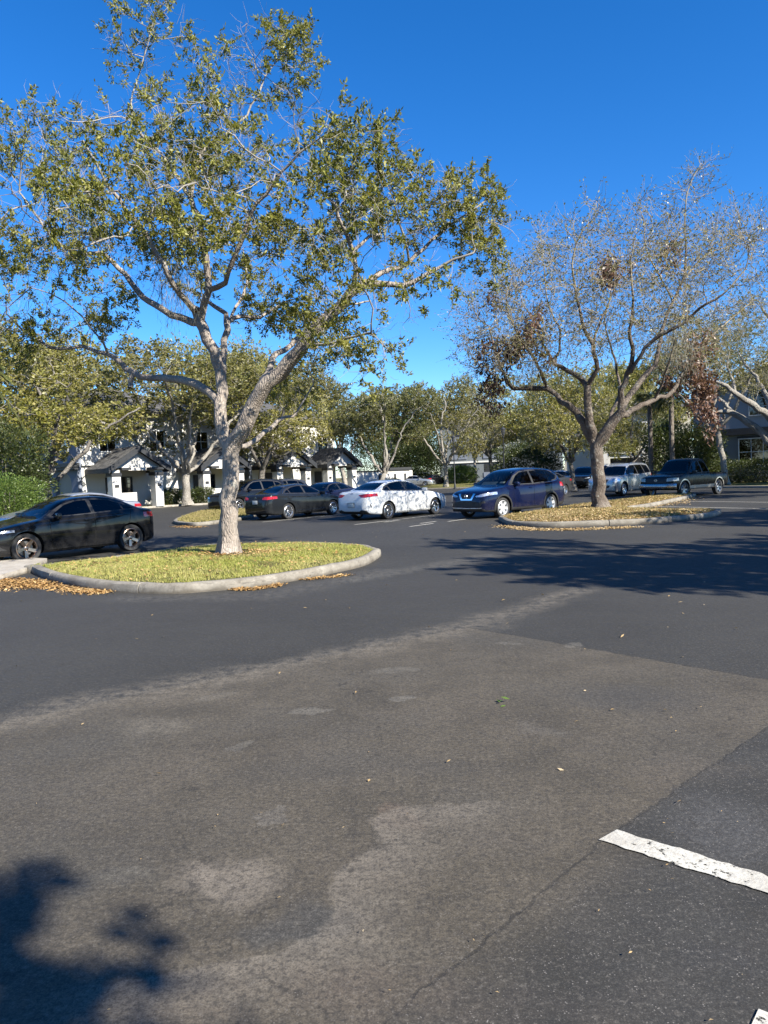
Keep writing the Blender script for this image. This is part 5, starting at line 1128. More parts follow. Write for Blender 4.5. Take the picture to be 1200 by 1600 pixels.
P_WHITE = paint("paint_white", (.66, .67, .67), .2); P_BLACK = paint("paint_black", (.008, .0085, .010), .14, dust=.3); P_OLD_BLACK = paint("paint_old_black", (.007, .007, .008), .24, coat=.2, dust=.3); P_CHARCOAL = paint("paint_charcoal", (.014, .016, .019), .2, .2, .1, dust=.5); P_BLUE = paint("paint_blue", (.003, .007, .034), .2, .3, .12); P_NAVY = paint("paint_navy", (.008, .012, .040), .2, .3, .2); P_SILVER = paint("paint_silver", (.48, .49, .49), .28, .7, .2); P_GREY = paint("paint_grey", (.05, .053, .058), .24, .5, .2); P_PEARL = paint("paint_pearl", (.62, .62, .60), .25, .2, .1)
AXIS = math.atan2(.78, .63)            # the bays' direction: away from the camera and to the right
def place_car(sp, paint_, near, which, heading, label, **k):
    """near: ground point under one visible wheel; which = (axle 0 front / 1 rear, side +1 left / -1 right)"""
    xf, xr = sp['axles']; wb = (xr - xf) / 2; fx = Vector((math.cos(heading), math.sin(heading))); ly = Vector((-fx.y, fx.x))
    c = Vector((near[0], near[1])) - fx * (wb if which[0] == 0 else -wb) - ly * which[1] * (float(pchip(sp['wid'], xf)) - .06)
    return build_car(sp, paint_, label, loc=(c.x, c.y, k.pop('z', 0)), heading=heading, **k)
# ------------------------------------------------------------------ the parked vehicles
random.seed(4)
place_car(sedan_spec(1.0, 1.0, 1.0, 'white'), P_WHITE, G2(607, 811), (1, -1), AXIS - .07, 'white sedan with dark red tail lights dappled by tree shade, right of the charcoal sedan', name='parked_car', cat='car')
place_car(sedan_spec(.968, .985, .965, 'dark'), P_CHARCOAL, G2(451, 811), (1, -1), AXIS, 'charcoal sedan seen from behind with bright ten spoke wheels, left of the white sedan', name='parked_car', cat='car')
place_car(suv_spec('blue'), P_BLUE, G2(786, 809), (0, 1), AXIS + PI - math.radians(11), 'dark blue crossover facing the camera with chrome grille beside the leaf covered island', name='parked_suv', cat='car')
place_car(sedan_spec(.93, .98, .985, 'sport'), P_BLACK, G2(43, 880), (0, 1), AXIS + PI, 'glossy black sedan with tinted windows and bronze five spoke wheels behind the near island', name='parked_car', cat='car')
place_car(pickup_spec(), P_OLD_BLACK, tuple(WP(1069, 767, 35.0))[:2], (0, 1), math.radians(38) + PI, 'old black pickup truck with silver lower panels and chrome bumper near the grey house', name='pickup_truck', cat='pickup truck')
place_car(suv_spec('box', 1.02, 1.01, 1.02), P_SILVER, tuple(WP(975, 770, 39.5))[:2], (0, 1), math.radians(46) + PI, 'silver SUV with roof rails facing the camera behind the bare oak trunk', name='parked_suv', cat='car')
# ------------------------------------------------------------------ buildings
def stucco(name, col, rough=.9):
    t = NT(name); o = t.obj(); n = t.noise(o, .8, 5.0, .6); f = t.noise(o, 18.0, 5.0, .7)
    c = t.mix(t.ramp(n, .3, .7), tuple(x * .90 for x in col), col); st = t.noise(t.vmath('MULTIPLY', o, (2.2, 2.2, .25)), 1.6, 5.0, .7); c = t.mix(t.ramp(st, .56, .75, 0, .35), c, tuple(x * .62 for x in col))
    return t.done(t.bsdf(c, rough, 0, .2, t.bump(f, .3, .02)))
STUCCO = stucco("white_stucco", (.62, .60, .56)); STUCCO_SHADE_BLUE = stucco("shade_blue_stucco", (.19, .215, .27)); STUCCO_GREY = stucco("grey_stucco", (.17, .19, .205)); STUCCO_PALE = stucco("pale_grey_stucco", (.36, .37, .38)); STUCCO_CREAM = stucco("cream_stucco", (.56, .52, .42))  # end-wall shade is put into the blue-grey stucco colour; railings reuse it
def shingles():
    t = NT("roof_shingle"); o = t.obj(); b = t.new('TexBrick'); mp = t.new('Mapping'); mp.inputs['Scale'].default_value = (1, 1, 1); t.l.new(o, mp.inputs[0]); t.l.new(mp.outputs[0], b.inputs['Vector'])
    b.inputs['Scale'].default_value = 2.6; b.inputs['Color1'].default_value = (.045, .044, .045, 1); b.inputs['Color2'].default_value = (.12, .115, .11, 1); b.inputs['Mortar'].default_value = (.02, .02, .02, 1); b.inputs['Mortar Size'].default_value = .03
    c = t.mix(t.ramp(t.noise(o, 3.0, 4.0), .35, .7, 0, .6), b.outputs['Color'], (.16, .155, .15)); return t.done(t.bsdf(c, .9, 0, .2, t.bump(b.outputs['Fac'], .4, .02)))
SHINGLE = shingles(); DARK_TRIM = mat("dark_trim", (.022, .024, .028), .6, var=.2); DOOR_DARK = mat("door_dark", (.018, .018, .022), .5, var=.2); WHITE_TRIM = mat("white_trim", (.66, .66, .64), .6, var=.08); BLIND = mat("window_blind", (.42, .44, .45), .7, var=.12, scale=8)
PANE = glass_mat("house_glass", (.03, .035, .04), 1.3); BEIGE = stucco("beige_stucco", (.42, .37, .30))
def window(root, M, w, h, cols=2, rows=2, blind=.45, arch=False, frame=None):
    """window facing local -Y at M's origin (bottom centre): frame, pane, blind"""
    f = MB(); t = .07
    f.box(-w / 2 - t, w / 2 + t, -.06, .02, -t, 0, M); f.box(-w / 2 - t, -w / 2, -.06, .02, 0, h, M); f.box(w / 2, w / 2 + t, -.06, .02, 0, h, M)
    if not arch: f.box(-w / 2 - t, w / 2 + t, -.06, .02, h, h + t, M)
    else:
        pts = [Vector((w / 2 * 1.03 * math.cos(PI * k / 14), -.02, h + w / 2 * 1.03 * math.sin(PI * k / 14))) for k in range(15)]; f.tube([M @ p for p in pts], .05, 6)
    for k in range(1, cols): f.box(-w / 2 + w * k / cols - .02, -w / 2 + w * k / cols + .02, -.045, .0, 0, h + (w / 2 * math.sin(math.acos(abs(2 * k / cols - 1))) if arch else 0), M)
    for k in range(1, rows + (1 if arch else 0)): f.box(-w / 2, w / 2, -.043, .002, h * k / rows - .02, h * k / rows + .02, M)
    fo = f.build('window', frame or WHITE_TRIM, root, None); p = MB(); p.box(-w / 2, w / 2, -.012, .012, 0, h, M)
    if arch: p.add([M @ Vector((w / 2 * math.cos(PI * k / 14), -.012, h + w / 2 * math.sin(PI * k / 14))) for k in range(15)], [tuple(range(15))])
    p.build('pane', PANE, fo)
    if blind > 0: b = MB(); b.box(-w / 2 + .02, w / 2 - .02, .03, .04, h * (1 - blind), h - .01, M); b.build('blind', BLIND, fo)
    return fo
def frame_at(p, ang): return Matrix.Translation(p) @ Matrix.Rotation(ang, 4, 'Z')
FAC = AXIS                                   # facades run along the bays' axis; local +X = along, local -Y = towards the lot
def porch(root, s, n, side_dark=True, w=3.9, dep=2.7, hc=2.6):
    """gabled entry porch projecting from the facade: local x = s, y = -n outwards"""
    x0, x1 = s - w / 2, s + w / 2; y0 = n - dep; cw = .62
    for x, y in ((x0 + cw / 2, y0 + cw / 2), (x1 - cw / 2, y0 + cw / 2)):
        c = MB(); c.box(x - cw / 2, x + cw / 2, y - cw / 2, y + cw / 2, 0, hc - .42); c.box(x - cw / 2, x + cw / 2, y - cw / 2, y + cw / 2, hc - .18, hc); 
        for z in (.5, 1.05, 1.6): c.box(x - cw / 2 - .004, x + cw / 2 + .004, y - cw / 2 - .004, y + cw / 2 + .004, z, z + .02)
        co = c.build('column', STUCCO, root); b = MB(); b.box(x - cw / 2 - .07, x + cw / 2 + .07, y - cw / 2 - .07, y + cw / 2 + .07, hc - .42, hc - .18, None, .02); b.build('capital', DARK_TRIM, co)
        b = MB(); b.box(x - .16, x + .16, y - cw / 2 - .03, y - cw / 2 - .006, 1.42, 1.62, None, .01); b.build('address_plaque', DARK_TRIM, co)
    # entablature, gable, rakes
    g = MB(); g.box(x0 + cw, x1 - cw, y0 + .05, y0 + .35, hc - .05, hc + .12); g.box(x0, x0 + .3, y0 + cw, n, hc - .05, hc + .12); g.box(x1 - .3, x1, y0 + cw, n, hc - .05, hc + .12)
    pk = hc + .12 + (w / 2) * .62; g.add([Vector(v) for v in ((x0, y0 + .08, hc + .12), (x1, y0 + .08, hc + .12), (s, y0 + .08, pk), (x0, y0 + .3, hc + .12), (x1, y0 + .3, hc + .12), (s, y0 + .3, pk))], [(0, 1, 2), (5, 4, 3), (0, 3, 4, 1)]); g.build('gable', STUCCO, root)
    r = MB(); ov = .42; th = .16
    for sg in (-1, 1):
        e = s + sg * (w / 2 + ov); ze = hc + .12 - ov * .62 + .10; zp = pk + .12
        vs = [(s, y0 - .35, zp), (e, y0 - .35, ze), (e, n + .0, ze), (s, n + .0, zp)]; up = [(v[0], v[1], v[2] + th) for v in vs]
        r.add([Vector(v) for v in vs + up], [(0, 1, 2, 3), (7, 6, 5, 4), (0, 4, 5, 1), (1, 5, 6, 2), (2, 6, 7, 3)])
    r.build('roof', SHINGLE, root)
    k = MB()
    for sg in (-1, 1):
        e = s + sg * (w / 2 + ov + .03); ze = hc + .12 - ov * .62 + .10; zp = pk + .12
        vs = [(s, y0 - .40, zp - .22), (e, y0 - .40, ze - .20), (e, y0 - .352, ze - .20), (s, y0 - .352, zp - .22)]; up = [(v[0], v[1], v[2] + .42) for v in vs]
        k.add([Vector(v) for v in vs + up], [(0, 1, 2, 3), (7, 6, 5, 4), (0, 4, 5, 1), (1, 5, 6, 2), (2, 6, 7, 3), (3, 7, 4, 0)])
        k.box(e - .06 if sg > 0 else e, e if sg > 0 else e + .06, y0 - .35, n, ze - .16, ze + .12)
        k.box(s + sg * (w / 2 - .9) - .35, s + sg * (w / 2 - .9) + .35 + (.45 * sg if sg > 0 else 0), y0 - .34, y0 + .06, hc - .02, hc + .14)
    k.build('fascia', DARK_TRIM, root)
    d = MB(); d.box(s - .9, s + .05, n - .06, n - .02, .05, 2.15); do = d.build('door', DOOR_DARK, root); h = MB(); h.box(s - .85, s - .80, n - .12, n - .06, 1.0, 1.12); h.build('handle', CHROME, do)
    window(root, Matrix.Translation((s + .75, n - .03, .9)), .7, 1.2, 2, 3, .0, frame=DARK_TRIM)
    l = MB(); l.box(x0 + cw, s - .1, y0 + .12, y0 + .30, 0, 1.05); l.build('low_wall', STUCCO, root)
def townhouse(label, base, s0, s1, porches, depth=13.0, hh=6.9, end_arch=None, n_up=4, shade_toned_end=True):
    root = thing('townhouse', base, FAC, label, 'house', 'townhouses with gabled porches')
    w = MB(); w.box(s0, s1, 0, depth, -.3, hh); w.build('wall', STUCCO, root)
    e = MB()                                           # end wall skin with an arched recess
    if end_arch:
        y0, aw, ah = end_arch; t = .32; X = s0 - t
        def panel(ya, yb, za, zb): e.box(X, s0 - .003, ya, yb, za, zb)
        panel(-.02, y0 - aw / 2, -.3, hh - .01); panel(y0 + aw / 2, depth - .02, -.3, hh - .01); panel(y0 - aw / 2, y0 + aw / 2, ah + aw * .3, hh - .01)
        pts = [(y0 + aw / 2 * math.cos(PI * k / 10), ah + aw * .28 * math.sin(PI * k / 10)) for k in range(11)]
        for k in range(10):
            (a, za), (b, zb) = pts[k], pts[k + 1]; zt = ah + aw * .3; e.add([Vector(v) for v in ((X, a, za), (X, b, zb), (X, b, zt), (X, a, zt), (s0 - .003, a, za), (s0 - .003, b, zb), (s0 - .003, b, zt), (s0 - .003, a, zt))], [(0, 1, 2, 3), (7, 6, 5, 4), (0, 4, 5, 1)])
        e.build('end_wall', STUCCO_SHADE_BLUE, root); r = MB(); r.box(s0 - .02, s0 - .006, y0 - aw / 2, y0 + aw / 2, -.2, ah + aw * .28); r.build('arch_recess', BEIGE, root)
        c = MB(); c.box(s0 - .95, s0 - t - .003, -.4, depth, 2.95, 3.2); c.box(s0 - .8, s0 - t - .003, -.3, depth, 2.75, 2.95); c.build('fascia', DARK_TRIM, root)
        M0 = Matrix.Translation((s0 - t - .02, y0 + 4.2, 4.1)) @ Matrix.Rotation(-PI / 2, 4, 'Z'); window(root, M0, 1.3, 1.5, 2, 2, .4); M0 = Matrix.Translation((s0 - t - .02, y0 - .5, 4.1)) @ Matrix.Rotation(-PI / 2, 4, 'Z'); window(root, M0, 1.0, 1.5, 2, 2, .4)
        d = MB(); d.box(s0 - t - .02, s0 - t + .02, y0 + 3.2, y0 + 4.3, -.2, 2.15); d.build('door', DOOR_DARK, root)
    for s in porches: porch(root, s, 0)
    for k in range(n_up):
        x = s0 + (s1 - s0) * (k + .5) / n_up; window(root, Matrix.Translation((x, -.02, 4.0)), 1.2, 1.5, 2, 2, .5)
    b = MB(); b.box(s0 - .05, s1, -.22, -.003, 3.02, 3.16); b.build('band', WHITE_TRIM, root)
    r = MB(); o = .7; zr = hh + (depth / 2) * .38; vs = [(s0 - o, -o, hh), (s1 + o, -o, hh), (s1 + o, depth + o, hh), (s0 - o, depth + o, hh), (s0 + depth / 2 - 1, depth / 2, zr), (s1 - depth / 2 + 1, depth / 2, zr)]
    if s1 - s0 < depth - 1: vs[4] = vs[5] = ((s0 + s1) / 2, depth / 2, zr); 
    vs += [(v[0], v[1], hh - .2) for v in vs[:4]]
    r.add([Vector(v) for v in vs], [(0, 1, 5, 4), (2, 3, 4, 5), (1, 2, 5), (3, 0, 4), (0, 6, 7, 1), (1, 7, 8, 2), (2, 8, 9, 3), (3, 9, 6, 0), (9, 8, 7, 6)]); r.build('roof', SHINGLE, root)
    return root
_a = WP(185, 790, 51.5); BZ = .12
townhouse('white townhouse with two gabled porches and a shade-tinted blue end wall, behind the near oak', (_a.x, _a.y, BZ), -2.6, 9.4, (0.0, 7.4), end_arch=(2.0, 2.3, 1.95), n_up=3)
_c = Vector((_a.x, _a.y, 0)) + Vector((math.cos(FAC), math.sin(FAC), 0)) * 14.85
townhouse('white townhouse with two gabled porches and an arched recess, farther back behind the charcoal sedan', (_c.x, _c.y, BZ), -2.35, 8.1, (0.0, 6.05), end_arch=(1.5, 2.0, 1.9), n_up=3)
# low white garden wall beyond the townhouses
def long_wall():
    p = WP(552, 757, 92.0); q = WP(642, 756, 97.0); d = Vector((q.x - p.x, q.y - p.y)); L = d.length; root = thing('garden_wall', (p.x, p.y, 0), math.atan2(d.y, d.x), 'low white garden wall with dark coping behind the white sedan', 'wall')
    w = MB(); w.box(0, L, 0, .4, 0, 2.2); w.build('wall_panel', STUCCO, root); c = MB(); c.box(-.1, L + .1, -.12, .52, 2.2, 2.32); c.box(L * .62, L + .1, -.16, .56, 2.32, 2.62); c.build('coping', DARK_TRIM, root)
    for x in (L * .45, L * .72, L * .9): b = MB(); b.box(x - .16, x + .16, -.06, -.004, .7, 1.8); b.build('slit_window', DARK_TRIM, root)
    for x in (.0, L * .5, L): b = MB(); b.box(x - .25, x + .25, -.1, -.003, 0, 2.19); b.build('pier', STUCCO, root)
long_wall()
# far apartment block seen between the trees
def apartments():
    p = WP(690, 757, 135.0); root = thing('apartment_building', (p.x, p.y, 0), -.25, 'tall pale blue apartment block with dark balconies far behind the lamp posts', 'building')
    w = MB(); w.box(0, 12, 0, 12, 0, 10.5); w.box(12, 22, 2.5, 12, 0, 9.0); w.build('wall', STUCCO_GREY, root); r = MB(); vs = [(-.6, -.6, 10.5), (12.6, -.6, 10.5), (12.6, 12.6, 10.5), (-.6, 12.6, 10.5), (6, -.6, 14), (6, 12.6, 14)]; r.add([Vector(v) for v in vs], [(0, 1, 4), (3, 5, 2), (0, 4, 5, 3), (1, 2, 5, 4), (3, 2, 1, 0)]); r.box(11.6, 22.6, 1.9, 12.5, 9.0, 9.4); r.build('roof', SHINGLE, root)
    for x in (2.2, 8.0):
        for z in (.6, 4.0, 7.2): b = MB(); b.box(x, x + 2.6, -.03, .3, z, z + 2.4); o = b.build('balcony', DARK_TRIM, root); rl = MB(); rl.box(x - .1, x + 2.7, -.12, -.05, z, z + .9); rl.build('railing', STUCCO_SHADE_BLUE, o)
    for x in (13.5, 17.5):
        for z in (1.0, 4.2, 6.8): window(root, Matrix.Translation((x, 2.46, z)), 1.6, 1.5)
    b = MB(); b.box(-.2, 12.2, -.2, -.04, 3.3, 3.6); b.build('band', WHITE_TRIM, root)
apartments()
def back_portico():
    p = WP(940, 748, 78.0); root = thing('garage_building', (p.x, p.y, 0), -.35, 'white building with pale columns and a dark garage opening behind the silver SUV', 'building')
    w = MB(); w.box(-4, 9, 1.6, 10, 0, 7.5); w.build('wall', STUCCO_CREAM, root); c = MB()
    for x in (0, 4.2): cc = MB(); cc.box(x, x + .9, 0, .9, 0, 6.2); cc.build('column', STUCCO, root)
    l = MB(); l.box(.9, 4.2, .1, .7, 2.5, 3.1); l.box(.9, 4.2, -.1, .1, 2.95, 3.2); l.build('lintel', WHITE_TRIM, root)
    g = MB(); g.box(.9, 4.2, 1.55, 1.598, 0, 2.5); g.build('garage_opening', DOOR_DARK, root); g = MB(); g.box(1.2, 3.9, 1.35, 1.5, 1.0, 1.6); g.build('shelf', WHITE_TRIM, root)
    for x in (-3.0, 1.4, 6.2): window(root, Matrix.Translation((x, 1.58, 3.8)), 1.4, 1.8)
    r = MB(); vs = [(-4.6, -.4, 7.5), (9.6, -.4, 7.5), (9.6, 10.6, 7.5), (-4.6, 10.6, 7.5), (1, 5, 9.6), (4, 5, 9.6)]; r.add([Vector(v) for v in vs], [(0, 1, 5, 4), (2, 3, 4, 5), (1, 2, 5), (3, 0, 4), (3, 2, 1, 0)]); r.build('roof', SHINGLE, root)
back_portico()
def right_house():
    """gable end of the house on the right; faces the camera, in shade"""
    p = WP(1085, 742, 58.0); ang = math.atan2(-.63, .78); root = thing('grey_house', (p.x, p.y, .2), ang, 'shaded grey house with a dark band and an arched upper window behind the pickup', 'house')
    Lh = 16; M = Matrix.Identity(4)
    w = MB(); w.box(0, Lh, 0, 12, -.3, 3.45); w.build('lower_wall', STUCCO_GREY, root)
    u = MB(); u.add([Vector(v) for v in ((.0, .04, 3.95), (Lh, .04, 3.95), (Lh, .04, 6.2), (Lh / 2 + 1, .04, 9.8), (0, .04, 6.2), (0, 12, 3.95), (Lh, 12, 3.95), (Lh, 12, 6.2), (Lh / 2 + 1, 12, 9.8), (0, 12, 6.2))], [(0, 1, 2, 3, 4), (9, 8, 7, 6, 5), (0, 4, 9, 5), (1, 6, 7, 2)]); u.build('upper_wall', STUCCO_PALE, root)
    b = MB(); b.box(-.35, Lh + .3, -.30, 12.2, 3.45, 3.95); b.build('band', DARK_TRIM, root)
    r = MB(); o = .5; pk = Lh / 2 + 1
    for sg, e in ((-1, -.5), (1, Lh + .5)):
        z = 6.2 - .2; vs = [(pk, -o, 9.9), (e, -o, z), (e, 12 + o, z), (pk, 12 + o, 9.9)]; up = [(v[0], v[1], v[2] + .22) for v in vs]; r.add([Vector(v) for v in vs + up], [(0, 1, 2, 3), (7, 6, 5, 4), (0, 4, 5, 1), (1, 5, 6, 2), (2, 6, 7, 3)])
    r.build('roof', SHINGLE, root)
    window(root, Matrix.Translation((4.6, -.03, 1.15)), 2.5, 1.95, 3, 2, .58); t = MB(); t.box(3.2, 6.0, -.09, -.004, 3.2, 3.32); t.build('lintel', DARK_TRIM, root); window(root, Matrix.Translation((10.8, -.03, 1.15)), 2.3, 1.9, 3, 2, .5)
    window(root, Matrix.Translation((5.3, .0, 4.9)), 2.4, 1.25, 4, 2, 0, True)
    k = MB(); pts = [Vector((5.3 + 1.55 * math.cos(PI * q / 14), -.03, 6.15 + 1.55 * math.sin(PI * q / 14))) for q in range(15)]; k.tube(pts, .14, 6); k.build('arch_moulding', STUCCO, root, 60)
right_house()

# ------------------------------------------------------------------ street lamps
def street_lamp(px, py, Y, h, label):
    p = WP(px, py, Y); root = thing('street_lamp', (p.x, p.y, 0), .4, label, 'lamp post', 'black lamp posts')
    m = MB(); m.lathe([(.17, 0), (.17, .1), (.11, .16), (.09, .55), (.055, .62), (.05, h - .75), (.075, h - .72), (.04, h - .68), (.04, h - .60)], 12); m.build('post', DARK_TRIM, root, 40)
    l = MB(); l.lathe([(.10, h - .62), (.13, h - .58), (.20, h - .18), (.19, h - .17)], 8); l.build('lantern', LAMP_DARK, root, 30); c = MB(); c.lathe([(.25, h - .17), (.22, h - .11), (.10, h - .02), (.03, h + .08), (0, h + .12)], 10); c.build('lamp_cap', DARK_TRIM, root, 40)
street_lamp(711, 763, 72.0, 5.3, 'black lamp post beside the pale trunked oak, nearer the white sedan')
street_lamp(788, 745, 60.0, 5.2, 'black lamp post with lantern rising behind the roof of the blue crossover')
# ------------------------------------------------------------------ lawns, hedges, background trees
LAWN_L = ccw([(-90, 12), (-19.5, 42), (-17.3, 49.6), (-15.2, 52.2), (-12.0, 53.8), (-5.5, 60.5), (-1.0, 68), (2.5, 78), (-2, 90), (-40, 120), (-120, 120)])
sheet('lawn', LAWN_L, .06, TURF)
LAWN_R = ccw([(16.2, 50.5), (20.2, 46.8), (27, 35), (60, 35), (90, 90), (24, 90), (20, 58)])
sheet('lawn', LAWN_R, .07, TURF)
LAWN_C = ccw([(2.5, 76), (9.5, 72), (17, 82), (22, 120), (9, 118)]); sheet('lawn', LAWN_C, .06, TURF)
LAWN_M = ccw([(6.6, 40.5), (9.0, 43.0), (14, 52), (12, 53), (8.5, 48)])
ISL3 = ccw(smooth_poly([G2(272, 816), G2(300, 822), G2(345, 818), G2(392, 810), G2(398, 801), G2(370, 795), G2(320, 800)])); kerb_ring('kerb_small_island', ISL3, .16, .14); BED3 = offset_poly(ISL3, .16); mound('small_island_bed', BED3, .12, .04, TURF, seed=3)
X, Y = scatter(BED3, 9000, rngG); blades('grass', X, Y, bed_z(BED3, X, Y, .12, .04), rngG, .08, .016, GRASS_DRY)
def kerb_line(name, pts, m=WALK, w=.3, h=.14):
    b = MB()
    for i in range(len(pts) - 1):
        a, c = Vector(pts[i]), Vector(pts[i + 1]); d = (c - a).normalized(); n = Vector((-d.y, d.x)) * w / 2
        b.prism([tuple(a + n), tuple(a - n), tuple(c - n), tuple(c + n)], -.02, h)
    o = b.build(name, m); o['kind'] = 'structure'
kerb_line('lawn_kerb', [(-19.5, 42), (-17.3, 49.6), (-15.2, 52.2), (-12.0, 53.8), (-5.5, 60.5), (-1.0, 68), (2.5, 76), (9.5, 72), (17, 82)], WALK, .35)
kerb_line('lawn_kerb', [(16.2, 50.5), (20.2, 46.8), (27, 35), (60, 35)], WALK, .35)
X, Y = scatter(ccw([(-19, 49.5), (-17, 50.5), (-14.8, 53), (-11.8, 54.6), (-12.6, 56.4), (-20, 54)]), 9000, rngG); blades('lawn_grass', X, Y, X * 0 + .05, rngG, .10, .022, GRASS_DRY)
# slab of pavement at the left edge
s_ = MB(); s_.prism([G2(-60, 884), G2(30, 878), G2(74, 880), G2(50, 893), G2(0, 908), G2(-60, 920)], -.02, .11); o = s_.build('pavement', WALK); o['kind'] = 'structure'
# leaf drifts along the kerbs and stray leaves on the asphalt
def drift(pxs, wid, n, m, L=.055):
    P = [Vector(G2(*q)) for q in pxs]; k = rngG.integers(0, len(P) - 1, n); t = rngG.random(n); a = np.array([tuple(p) for p in P]); B = a[k] + (a[k + 1] - a[k]) * t[:, None] + rngG.normal(0, wid, (n, 2)) * np.array([1, 1]); flat_leaves('leaf_drift', B[:, 0], B[:, 1], np.zeros(n), rngG, L, L * .26, m, .3)
drift([(-10, 908), (30, 908), (70, 916), (130, 924), (165, 926)], .12, 2600, LITTER_LEAF); drift([(-20, 912), (20, 914), (60, 916)], .28, 1500, LITTER_LEAF)
drift([(365, 922), (400, 921), (440, 914)], .06, 500, LITTER_LEAF); drift([(480, 906), (545, 899)], .06, 300, LITTER_LEAF)
drift([(785, 822), (830, 828), (900, 828), (990, 824)], .16, 2200, LITTER_PALE, .07); drift([(1000, 794), (1060, 786), (1075, 776), (1060, 772)], .3, 1500, LITTER_PALE, .07)
drift([(280, 822), (310, 825)], .2, 500, LITTER_LEAF)
def stray(n, y0, y1, L):
    px = rngG.uniform(0, 1200, n); py = y0 + (y1 - y0) * rngG.random(n) ** 1.5; P = np.array([G2(a, b) for a, b in zip(px, py)]); flat_leaves('stray_leaves', P[:, 0], P[:, 1], np.zeros(n), rngG, L, L * .22, LITTER_PALE, .25)
stray(75, 830, 1000, .045); stray(26, 980, 1300, .03); stray(30, 1250, 1600, .014)
P = np.array([G2(783, 1100), G2(790, 1098), G2(786, 1104), G2(779, 1097)]); flat_leaves('fresh_leaves', P[:, 0], P[:, 1], np.zeros(4), rngG, .05, .013, LEAF_GREEN, .3)
# painted bay lines
def line(name, a, b, w=.10):
    a = Vector(a); b = Vector(b); d = (b - a).normalized(); n = Vector((-d.y, d.x)) * w / 2; sheet(name, [tuple(a + n), tuple(a - n), tuple(b - n), tuple(b + n)], .006, PAINT)
def ragged(name, a, b, d, L):
    rg = random.Random(8); a = Vector(a); b = Vector(b); A = []; B = []; n = int(L / .025); ja = jb = 0
    for k in range(n + 1):
        ja = ja * .6 + rg.gauss(0, .004); jb = jb * .6 + rg.gauss(0, .004); nn = (b - a).normalized(); e = d * (L * k / n); A.append(a + e + nn * ja); B.append(b + e + nn * jb)
    me = bpy.data.meshes.new(name); me.from_pydata([(q.x, q.y, .006) for q in A + B], [], [(k, k + 1, n + 2 + k, n + 1 + k) for k in range(n)]); me.update()
    if me.polygons[0].normal.z < 0: me.flip_normals()
    o = link(name, me, PAINT); o['kind'] = 'structure'
_p = [G2(935, 1314), G2(962, 1299), G2(1200, 1371), G2(1200, 1395)]; _dir = (Vector(_p[2]) - Vector(_p[1])).normalized(); _e = Vector(_p[1]) + _dir * 5; _f = Vector(_p[0]) + _dir * 5; ragged('parking_line', _p[0], _p[1], _dir, 5)
_q = Vector(G2(1184, 1582)); _n = Vector((-_dir.y, _dir.x)); ragged('parking_line', tuple(_q - _n * .12), tuple(_q), _dir, 5)
_ax = Vector((math.cos(AXIS), math.sin(AXIS)))
for px, py, L in ((410, 816, 5.2), (554, 820, 5.2), (640, 823, 1.3), (700, 815, 4.6)): g = Vector(G2(px, py)); line('parking_line', g, g + _ax * L)
for px, py, qx, qy in ((1000, 791, 1290, 797), (1035, 783, 1290, 786)): line('parking_line', G2(px, py), G2(qx, qy), .12)
line('parking_line', G2(60, 884), Vector(G2(60, 884)) + _ax * 4.9)
for px, py in ((600, 816), (657, 818)): g = Vector(G2(px, py)); line('parking_line', g, g + Vector((.78, -.63)) * .0 + _ax * .9)

def leaf_box(name, size, n, L, Wd, m, seed, root=None, lump=.18):
    """clipped bush: leaves on and just under a lumpy rounded box surface"""
    rg = np.random.default_rng(seed); v = rg.normal(0, 1, (n, 3)); v /= np.abs(v).max(1)[:, None] ** .8; v /= np.maximum(1, np.linalg.norm(v, axis=1)[:, None] / 1.35)
    s = np.array(size) / 2; r = rg.uniform(.12, 1.0, (n, 1)) ** .45; w = 1 + lump * (np.sin(v[:, :1] * 5 + seed) * np.cos(v[:, 1:2] * 4) * .5 + np.sin(v[:, 2:3] * 7 + v[:, :1] * 3) * .5)
    P = v * s * r * w; P[:, 2] += s[2]; P[:, 2] = np.maximum(P[:, 2], .02); D = v + rg.normal(0, .7, (n, 3)) + np.array([0, 0, .3])
    return link(name, leaf_mesh(name, P, D, L, Wd, rg), m, root)
def bush(px, py, Y, size, m, label, seed, n=5000, L=.10, rz=0., z=0.06, name='shrub', cat='shrub', group=None, core=True, Wd=None):
    p = WP(px, py, Y); root = thing(name, (p.x, p.y, z), rz, label, cat, group); leaf_box('foliage', size, int(n * 1.8), L * 1.15, Wd or L * .3, m, seed, root)
    b = MB(); rg = random.Random(seed)
    for k in range(7):
        x, y = rg.uniform(-.3, .3) * size[0], rg.uniform(-.3, .3) * size[1]; b.tube([(x * .5, y * .5, -.05), (x * .8, y * .8, size[2] * .4), (x, y, size[2] * .75)], [.04, .03, .015], 5)
    b.build('stem', BARK_GREY, root); return root
HEDGE = leaf_mat("hedge_leaf", (.055, .10, .02), (.12, .185, .035), (.16, .20, .05))
bush(8, 795, 30.0, (2.6, 2.4, 2.0), HEDGE, 'bright green clipped hedge at the left edge above the black sedan', 1, 9000, .075, name='hedge', cat='hedge')
bush(2, 795, 33.0, (3.8, 3.2, 4.3), LEAF_DARK, 'tall dark green shrub rising behind the bright hedge at the left edge', 2, 11000, .11)
bush(266, 786, 53.2, (1.9, 1.1, 1.15), LEAF_DARK, 'low dark shrub by the right column of the nearest porch', 3, 3000, .09); bush(315, 785, 54.2, (1.8, 1.0, 1.15), LEAF_DARK, 'low dark shrub just right of the oak trunk on the lawn', 4, 3000, .09)
bush(720, 757, 104.0, (4.2, 2.2, 2.3), HEDGE, 'bright green clipped hedge beside the first lamp post', 5, 6000, .15, name='hedge', cat='hedge')
